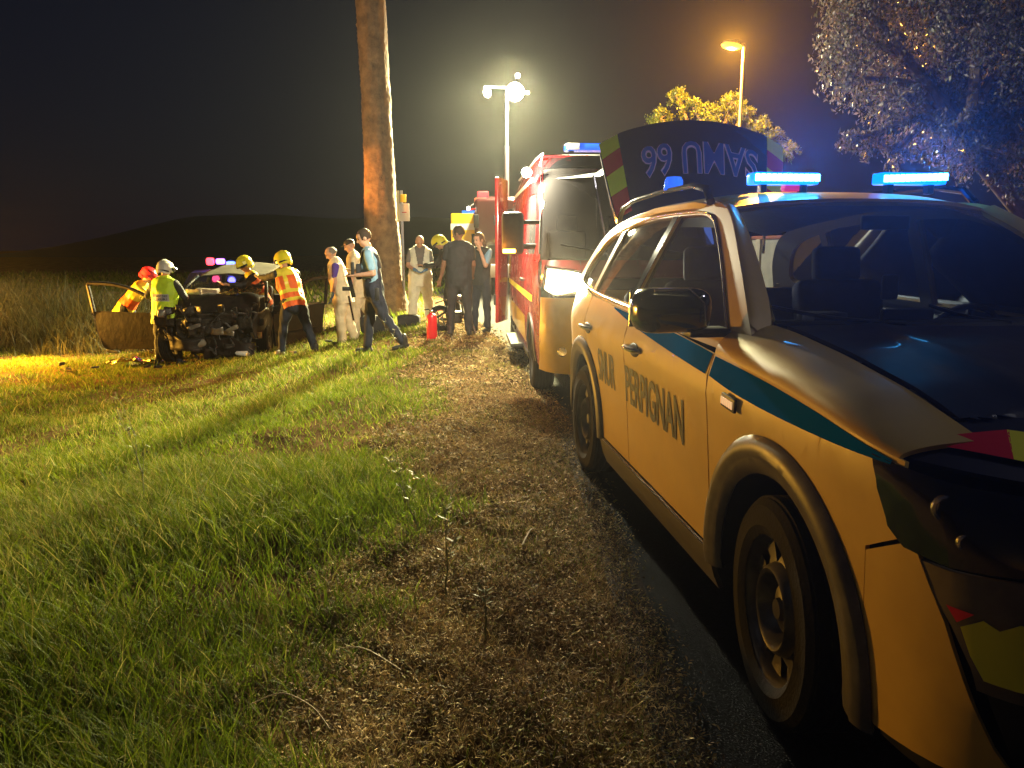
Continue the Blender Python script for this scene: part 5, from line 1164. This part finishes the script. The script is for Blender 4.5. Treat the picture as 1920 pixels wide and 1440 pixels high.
# ------------------------------------------------------------ palm, trees
def palm_trunk(x, y, label, r0=.50, r1=.31, H=9.5):
    z0 = gz(x, y); t = thing('palm_tree', label, 'palm tree', (x, y, z0)); bm = bmesh.new(); n, ns = 300, 72; rings = []
    for j in range(n + 1):
        h = H * j / n; s = j / n
        r = r0 + (r1 - r0) * min(1, (h / 3.6)) ** .8 + .16 * math.exp(-h / .35) - .02 * max(0, h - 3.6) / 6
        cx = -.14 * s * s * H / 6; ring = []
        for k in range(ns):
            a = 2 * math.pi * k / ns
            sc = ((h * 9 + .5 * math.sin(3 * a + h)) % 1.0)
            d = .012 * (sc - .5) * (1 if h < 2.3 else .7)
            p = Vector((math.cos(a), math.sin(a), h * .8))
            d += .03 * noise.noise(p * 2.2) + .012 * noise.noise(Vector((math.cos(a) * 9, math.sin(a) * 9, h * 14)))
            if h > 2.0: d += (.02 * max(0, noise.noise(Vector((math.cos(a) * 6, math.sin(a) * 6, h * 7)))) + .012 * abs(noise.noise(Vector((a * 8, h * 22, 0))))) * min(1, (h - 2) / 1.5)
            ring.append(bm.verts.new((cx + (r + d) * math.cos(a), (r + d) * math.sin(a), h - .08)))
        rings.append(ring)
    for a, b in zip(rings, rings[1:]):
        for k in range(ns): bm.faces.new((a[k], a[(k + 1) % ns], b[(k + 1) % ns], b[k]))
    m = mat('palm bark', (.26, .17, .11), .9, color2=(.11, .075, .06), noise_scale=5, noise_amt=.3, bump=.7, bscale=38, detail=8, spec=.2)
    obj('trunk', bm, m, t, sharp=60)
    # crown, above the picture
    cr = bmesh.new(); r = random.Random(2)
    for f in range(26):
        a = 6.28 * f / 26 + r.uniform(-.1, .1); e = r.uniform(-.5, 1.0); L = r.uniform(1.8, 2.4); p = Vector((-.2, 0, H - .1)); d = Vector((math.cos(a) * math.cos(e), math.sin(a) * math.cos(e), math.sin(e))); pts = [p]
        for k in range(8): p = p + d * L / 8; d = (d + Vector((0, 0, -.13))).normalized(); pts.append(p)
        tube(cr, pts, [.03 * (1 - i / 9) + .004 for i in range(9)], 4)
        for i in range(2, 9):
            for s in (-1, 1):
                for jj in (0, .5):
                    q = pts[i] if jj == 0 else pts[i].lerp(pts[i - 1], .5); dd = (pts[i] - pts[i - 1]).normalized(); w = dd.cross(Vector((0, 0, 1))).normalized() * s
                    ll = .55 * (1 - abs(i - 5) / 8); e_ = q + (w * .9 + dd * .6 - Vector((0, 0, .35))).normalized() * ll
                    cr.faces.new([cr.verts.new(q), cr.verts.new(q.lerp(e_, .4) + dd * .03), cr.verts.new(e_), cr.verts.new(q.lerp(e_, .4) - dd * .03)])
    obj('crown', cr, mat('palm leaf', (.06, .09, .02), .5), t, kind='stuff')
palm_trunk(-2.88, 17.4, 'thick rough palm trunk rising out of the picture behind the walking officer')

def tree(name, label, base, trunk_h, clumps, nleaf, leaf, cols, seed=0, droop=.4, twigs=60, tr=.18, m=None, cat='tree', lw=.35, tx=0):
    """clumps: list of (x, y, z, radius) relative to the base"""
    t = thing(name, label, cat, base); r = random.Random(seed); g = np.random.default_rng(seed)
    bk = mat('tree bark', (.16, .12, .09), .9, noise_amt=.4, noise_scale=8, bump=.5)
    bm = bmesh.new(); tube(bm, [(tx, 0, -.1), (tx * .8, .02, trunk_h * .5), (0, .05, trunk_h)], [tr * 1.3, tr, tr * .8], 10); obj('trunk', bm, bk, t)
    bm = bmesh.new()
    for (x, y, z, rad) in clumps:
        c = Vector((x, y, z)); s = Vector((0, 0, trunk_h)); mid = s.lerp(c, .5) + Vector((r.uniform(-.2, .2), r.uniform(-.2, .2), .25))
        tube(bm, spl([tuple(s), tuple(mid), tuple(c)], 4), [tr * .55 * (1 - i / 10) + .012 for i in range(9)], 6)
        for k in range(max(2, twigs // len(clumps))):
            d = Vector((r.gauss(0, 1), r.gauss(0, 1), r.gauss(-.2, .7))).normalized() * rad * r.uniform(.6, 1.05); e_ = c + d
            tube(bm, spl([tuple(c), tuple(c + d * .5 + Vector((0, 0, .12 * rad))), tuple(e_)], 3), [.016 * (1 - i / 8) + .003 for i in range(7)], 4)
    obj('branches', bm, bk, t)
    P = []
    vol = np.array([c[3] ** 2.3 for c in clumps]); vol /= vol.sum()
    for (x, y, z, rad), f in zip(clumps, vol):
        n = int(nleaf * f); ns = max(6, n // 45); d = g.normal(size=(ns, 3)); d /= np.linalg.norm(d, axis=1)[:, None]
        sp = d * (rad * g.uniform(.45, 1.0, ns) ** .6)[:, None] * [1, 1, .8]; idx = g.integers(0, ns, n); q = g.random(n)[:, None]
        # sprays: leaves strung outward and drooping
        pos = sp[idx] * (.62 + .42 * q) + g.normal(0, rad * .055 + .02, (n, 3)); pos[:, 2] -= droop * rad * .45 * (q[:, 0] ** 2) * (idx % 3 != 0)
        P.append(pos + [x, y, z])
    P = np.concatenate(P); n = len(P)
    a = g.normal(size=(n, 3)); a[:, 2] -= droop; a /= np.linalg.norm(a, axis=1)[:, None]; b = np.cross(a, g.normal(size=(n, 3))); b /= np.linalg.norm(b, axis=1)[:, None]
    L = leaf * g.uniform(.6, 1.3, (n, 1)); V = np.stack([P - a * L * .5, P + b * L * lw * .5, P + a * L * .5, P - b * L * lw * .5], 1).reshape(-1, 3)
    F = np.arange(n)[:, None] * 4 + np.array([[0, 1, 2, 3]])
    cc = np.array(cols)[g.integers(0, len(cols), n)] * g.uniform(.6, 1.3, (n, 1))
    fast_mesh('crown', V, F, m, 'stuff', np.repeat(cc, 4, 0), t)
    return t
LM = leafmat('tree leaf', .35, .3, .5)
# big tree on the right, hanging over the road
cl = []
rr = random.Random(12)
for (x, y, z, q) in [(-1.35, .1, 3.9, .55), (-1.0, .3, 4.5, .6), (-.5, 0, 4.2, .65), (-.55, .4, 3.55, .55), (-.9, -.1, 3.15, .38), (-1.2, .1, 2.75, .30), (-.1, .2, 3.2, .6), (.35, 0, 3.8, .7), (.1, .4, 4.7, .8), (.9, .2, 4.3, .8),
                     (.3, .1, 2.85, .5), (.0, -.1, 2.55, .36), (.75, .1, 3.2, .6), (1.3, .2, 3.6, .7), (-.75, .1, 2.62, .25), (1.2, 0, 2.7, .5), (.55, .3, 5.3, .8), (-.5, .3, 5.1, .6), (1.8, .4, 4.6, .9), (1.9, .2, 3.2, .6), (-.3, -.2, 2.75, .4), (.55, -.2, 2.45, .42), (.95, -.2, 2.75, .5), (-1.3, 0, 3.4, .4), (-.2, -.2, 3.9, .6), (-1.5, 0, 4.3, .4), (1.5, -.2, 2.3, .5), (.5, -.3, 3.5, .5)]:
    cl.append((x, y, z, q))
tree('roadside_tree', 'large grey green tree with hanging sprays of small leaves at the upper right', (5.3, 9.3, .0), 2.7, cl, 90000, .055, [(.15, .15, .14), (.10, .11, .09), (.26, .24, .27), (.06, .07, .05), (.17, .15, .16)], 5, 1.2, 200, .12, LM, lw=.42, tx=1.6)
# yellow-lit tree under the street lamp
cl = [(-1.7, 0, 5.6, .55), (-1.2, 0, 6.35, .42), (-.6, .1, 6.0, .5), (0, 0, 5.7, .6), (.7, 0, 6.15, .5), (1.1, 0, 5.8, .5), (1.7, 0, 5.4, .5), (2.2, 0, 5.0, .45), (-2.1, 0, 5.0, .5), (-1.0, .2, 5.2, .6), (.2, .2, 5.0, .8), (1.4, .2, 4.6, .7), (-1.0, .2, 4.4, .8), (2.7, 0, 4.6, .45), (0, 0, 4.0, 1.0)]
tree('street_tree', 'yellow lit leafy tree just below the orange street lamp behind the raised tailgate', (6.75, 27.3, .15), 3.6, cl, 34000, .085, [(.12, .16, .015), (.17, .20, .02), (.05, .08, .01)], 9, .6, 60, .2, LM, lw=.5)
# dark tree line far behind
rt = random.Random(31)
#tree('dark_tree', 'dim leafless looking dark tree behind the fire engine at the centre', (-6.5, 46, -.5), 2.5, [(rt.uniform(-2.5, 2.5), rt.uniform(-1, 1), rt.uniform(2.5, 6), rt.uniform(.9, 1.6)) for _ in range(9)], 9000, .25, [(.03, .035, .015)], 14, .5, 30, .2, LM)
#tree('dark_tree', 'broad dark tree far off behind the reeds at the left edge', (-22, 40, -.6), 3, [(rt.uniform(-4, 4), rt.uniform(-1, 1), rt.uniform(2.5, 6), rt.uniform(1.2, 2.2)) for _ in range(10)], 9000, .3, [(.05, .035, .015)], 15, .5, 30, .25, LM)

# ------------------------------------------------------------ street lamps
M_post = mat('lamp post paint', (.35, .30, .22), .5)
def street_lamp(x, y, label, em, rz=0, H=7.6):
    t = thing('street_lamp', label, 'street lamp', (x, y, 0), rz, 'street lamps along the road')
    bm = bmesh.new(); tube(bm, [(0, 0, 0), (0, 0, 1.2), (0, 0, 1.25), (0, 0, H)], [.10, .10, .07, .045], 12); obj('post', bm, M_post, t)
    obj('arm', TB([(0, 0, H - .06), (-.14, 0, H + .02)], .035, 8), M_post, t)
    bm = bmesh.new(); ell(bm, (-.34, 0, H + .04), (.30, .13, .07), Matrix.Rotation(R(6), 3, 'Y')); h = obj('lamp_head', bm, M_black, t)
    bm = bmesh.new(); ell(bm, (-.38, 0, H - .06), (.33, .17, .11), Matrix.Rotation(R(6), 3, 'Y')); obj('lamp_glass', bm, em, h)
    return t
M_sod = emat('sodium lamp glass', (1, .46, .04), 2.4)
street_lamp(7.10, 25, 'tall orange street lamp above the yellow lit tree', M_sod)
street_lamp(8.3, 1.5, 'added street lamp on the near side of the road outside the picture', emat('added white lamp glass', (.85, .85, 1), 30))  # unseen lamp, added to light the roadside tree and the car's top
# sign on a thin post beside the palm
sg = thing('road_sign', 'narrow post with small yellow plate and white plate beside the palm trunk', 'sign', (-2.42, 17.3, gz(-2.42, 17.3)))
obj('post', TB([(0, 0, 0), (0, 0, 2.72)], .03, 8), mat('sign post', (.3, .33, .5), .5), sg)
obj('yellow_plate', BX((.04, -.04, 2.55), (.13, .02, .17), None, .005), mat('yellow plate', (.75, .5, .03), .4), sg)
pw = obj('white_plate', BX((.06, -.04, 2.25), (.22, .02, .38), None, .005), mat('white plate', (.55, .5, .5), .4), sg)
obj('plate_mark', BX((.06, -.052, 2.25), (.10, .004, .02)), mat('plate mark', (.4, .05, .08), .5), pw); obj('plate_edge', BX((-.07, -.045, 2.38), (.06, .025, .66), None, .005), mat('cream edge', (.7, .6, .35), .5), sg)
# extinguisher
ex = thing('fire_extinguisher', 'red fire extinguisher standing on the grass edge left of the tangled frame', 'fire extinguisher', (-1.27, 12.15, gz(-1.27, 12.15)))
bm = bmesh.new(); lathe(bm, [(0, 0), (.075, 0), (.085, .02), (.085, .36), (.07, .41), (.03, .435), (.03, .45), (0, .45)], 24); obj('cylinder', bm, mat('extinguisher red', (.62, .02, .03), .25, coat=.5), ex)
obj('valve', LT([(0, .44), (.022, .44), (.022, .48), (0, .49)], 12), M_silver, ex); obj('lever', TB([(0, 0, .47), (-.05, 0, .50), (-.12, 0, .49)], .010, 6), M_black, ex)
obj('hose', TB(spl([(.02, 0, .47), (.10, -.03, .45), (.115, -.04, .25), (.10, -.03, .10)], 5), .010, 6), M_black, ex)
# tangled wreck of a two-wheeler
sc_ = thing('wrecked_scooter', 'dark tangled two wheeler frame with curved tube and handlebar lying by the officers', 'scooter', (-1.08, 13.25, gz(-1.08, 13.25)), R(10))
bm = bmesh.new(); M_ = Matrix.Translation((-.12, .1, .24)) @ Matrix.Rotation(R(62), 4, 'X') @ Matrix.Rotation(R(15), 4, 'Y')
tube(bm, [M_ @ Vector((.20 * math.cos(a), .20 * math.sin(a), 0)) for a in np.linspace(0, 2 * math.pi, 33)], .045, 8, cap=False); w_ = obj('tyre', bm, M_rubber, sc_)
bm = bmesh.new(); tube(bm, [M_ @ Vector((.15 * math.cos(a), .15 * math.sin(a), 0)) for a in np.linspace(0, 2 * math.pi, 33)], .014, 6, cap=False)
for k in range(5): tube(bm, [M_ @ Vector((0, 0, 0)), M_ @ Vector((.15 * math.cos(k * 1.257), .15 * math.sin(k * 1.257), 0))], .010, 5)
obj('rim', bm, M_silver, w_)
obj('curved_tube', TB(spl([(-.25, 0, .50), (0, -.02, .56), (.22, -.05, .48), (.34, -.15, .26), (.42, -.3, .0)], 6), .013, 8), M_silver, sc_)
obj('handlebar', TB(spl([(-.02, .05, .66), (.12, .02, .70), (.22, .05, .69), (.34, 0, .60)], 5), .015, 8), M_silver, sc_)
obj('frame_tube', TB(spl([(-.3, .1, .2), (.0, .1, .38), (.2, .05, .60)], 5), .02, 8), M_black, sc_); obj('frame_tube', TB([(-.05, .05, .12), (.25, .05, .30), (.2, .05, .60)], .018, 8), M_black, sc_)
obj('engine_case', crump(BX((.10, .08, .25), (.24, .16, .2), None, .03, 3), .03, 8, 3), M_wi, sc_); obj('number_bracket', crump(BX((.18, -.02, .60), (.14, .10, .07), None, .02, 2), .03, 8, 5), M_br, sc_)
# dark equipment bags on the ground behind the officer
for (x, y, s_, lb_) in ((-2.45, 13.9, (.55, .3, .3), 'large black equipment bag on the grass behind the walking officer'), (-1.95, 14.6, (.4, .3, .22), 'low dark kit bag at the foot of the palm')):
    tag(obj('equipment_bag', crump(BX((x, y, gz(x, y) + s_[2] / 2), s_, None, .06, 4), .03, 4, x), M_dkjk), lb_, 'bag')
# work lamp assumed at the far left, from an orange glow there
wl_ = thing('assumed_lamp', 'assumed glaring orange ground lamp at the left edge beside the tall reeds', 'work lamp', (-9.42, 13.75, gz(-9.4, 13.75)), R(-20))
obj('stand', TB([(-.15, 0, .05), (-.15, 0, .75), (.0, 0, .88)], .02, 6), M_black, wl_); obj('stand_foot', TB([(-.15, -.2, .03), (-.15, .2, .03)], .02, 6), M_black, wl_)
obj('housing', BX((0, 0, .92), (.12, .28, .2), None, .02), M_black, wl_); obj('lamp_face', BX((.063, 0, .92), (.01, .24, .16)), emat('orange lamp face', (1, .55, .08), 60), wl_)
# boundary wall across the road with coping and a gate post
bw = thing('boundary_wall', 'beige rendered wall with reddish coping seen through the car windows', 'wall', (7.9, 10, 0), R(4))
obj('render', BX((0, 0, .85), (.2, 26, 1.7)), mat('beige render', (.55, .46, .34), .9, noise_amt=.15, noise_scale=3), bw)
obj('coping', BX((0, 0, 1.74), (.28, 26, .09), None, .02), mat('terracotta coping', (.36, .12, .07), .8, noise_amt=.2), bw)
for k in range(6): obj('pilaster', BX((-.12, -12 + 4.8 * k, .86), (.08, .3, 1.68), None, .01), mat('beige render'), bw)
hd_ = [(7.1, 5.6), (7.15, 7.4), (7.2, 9.6), (7.3, 12.4)]
for i, (x, y) in enumerate(hd_):
    tree('shrub', ['small dark shrub at the wall foot nearest the camera', 'second small shrub along the beige wall', 'third shrub along the beige wall beyond the car', 'farthest shrub against the beige wall'][i], (x, y, .1), .3, [(0, 0, .5, .35), (.1, .3, .45, .3)], 900, .07, [(.07, .10, .03)], 40 + i, .2, 6, .02, LM, 'shrub')
for i, (x, y) in enumerate([(7.0, 4.6), (7.05, 8.6)]):
    tag(obj('steel_post', TB([(x, y, 0.1), (x, y, 2.3)], .04, 8), M_black), ['thin dark steel post seen through the front side glass of the car', 'second dark steel post further along the wall'][i], 'post')
# ------------------------------------------------------------ lamps' light
light('mast_flood_light', 'SPOT', (.09, 23.98, 6.05), 78000, (1, .90, .42), .8, target=(-1.8, 16.5, 0), angle=84, blend=1)
light('mast_glow_light', 'POINT', (.09, 23.85, 6.05), 5500, (1, .88, .5), .12)
light('mast_rear_light', 'POINT', (.12, 24.7, 6.3), 1500, (1, .9, .6), .1)
light('mast_side_light', 'SPOT', (-.74, 24.0, 6.0), 11000, (1, .93, .50), .5, target=(-4.6, 16, -.3), angle=80, blend=1)
light('street_lamp_light', 'POINT', (6.72, 25, 7.40), 9000, (1, .42, .04), .15)
light('assumed_lamp_light', 'SPOT', (-9.33, 13.70, .33), 1500, (1, .50, .05), .08, target=(-7.5, 11.0, -.9), angle=160, blend=.6)  # light of the lamp assumed at the left edge
light('assumed_lamp_glow', 'POINT', (-9.38, 13.60, .4), 2200, (1, .45, .05), .08)
light('assumed_lamp_beam', 'SPOT', (-9.33, 13.70, .36), 9000, (1, .36, .05), .05, target=(-2.9, 17.4, 2.85), angle=14, blend=.8)  # narrow beam added for the orange band on the palm trunk
light('van_side_flood_light', 'POINT', (-.14, 8.5, 2.38), 800, (1, .93, .62), .06)
light('van_head_light', 'SPOT', (.40, 7.02, 1.2), 1000, (1, .86, .55), .07, target=(.3, 2, 1.1), angle=64, blend=1)
light('patrol_red_light', 'POINT', (-7.9, 20.5, 1.25), 25, (1, .05, .1), .1)
light('patrol_blue_light', 'POINT', (-7.45, 20.5, 1.2), 45, (.2, .15, 1), .1)
light('van_head_beam', 'SPOT', (.44, 7.0, 1.2), 15000, (1, .80, .38), .07, target=(.02, 0, 1.45), angle=16, blend=1)
light('blue_flash_beam', 'SPOT', (1.30, 3.62, 1.87), 4000, (.03, .2, 1), .05, target=(.0, 0, 1.85), angle=31, blend=1)
light('blue_flash_beam', 'SPOT', (1.94, 3.70, 1.87), 4000, (.03, .2, 1), .05, target=(.1, 0, 1.85), angle=31, blend=1)
light('street_lamp_beam', 'SPOT', (6.70, 24.8, 7.50), 26000, (1, .40, .03), .12, target=(0, 0, 1.5), angle=50, blend=1)
light('van_indicator_light', 'POINT', (-.16, 7.80, 1.40), 30, (1, .30, .02), .04)
light('left_fill_light', 'POINT', (-11.5, 8.0, 6.6), 105, (1, .70, .40), .2)  # added fill for the car's left-hand side; no lamp is built there
light('added_street_lamp_light', 'POINT', (7.94, 1.5, 7.45), 420, (.92, .90, 1), .2)  # light of the added street lamp, which stands out of view
# ------------------------------------------------------------ night haze
hz = BX((0, 170, 7.6), (640, 440, 20.4)); ho = obj('haze', hz, None, kind='stuff', sharp=0)
hm = bpy.data.materials.new('haze'); hm.use_nodes = True; hm.node_tree.nodes.clear()
hv = hm.node_tree.nodes.new('ShaderNodeVolumePrincipled'); hv.inputs['Color'].default_value = (.85, .87, .92, 1); hv.inputs['Density'].default_value = HAZE; hv.inputs['Anisotropy'].default_value = .8
hmo = hm.node_tree.nodes.new('ShaderNodeOutputMaterial'); hm.node_tree.links.new(hv.outputs[0], hmo.inputs['Volume'])
ho.data.materials.append(hm)
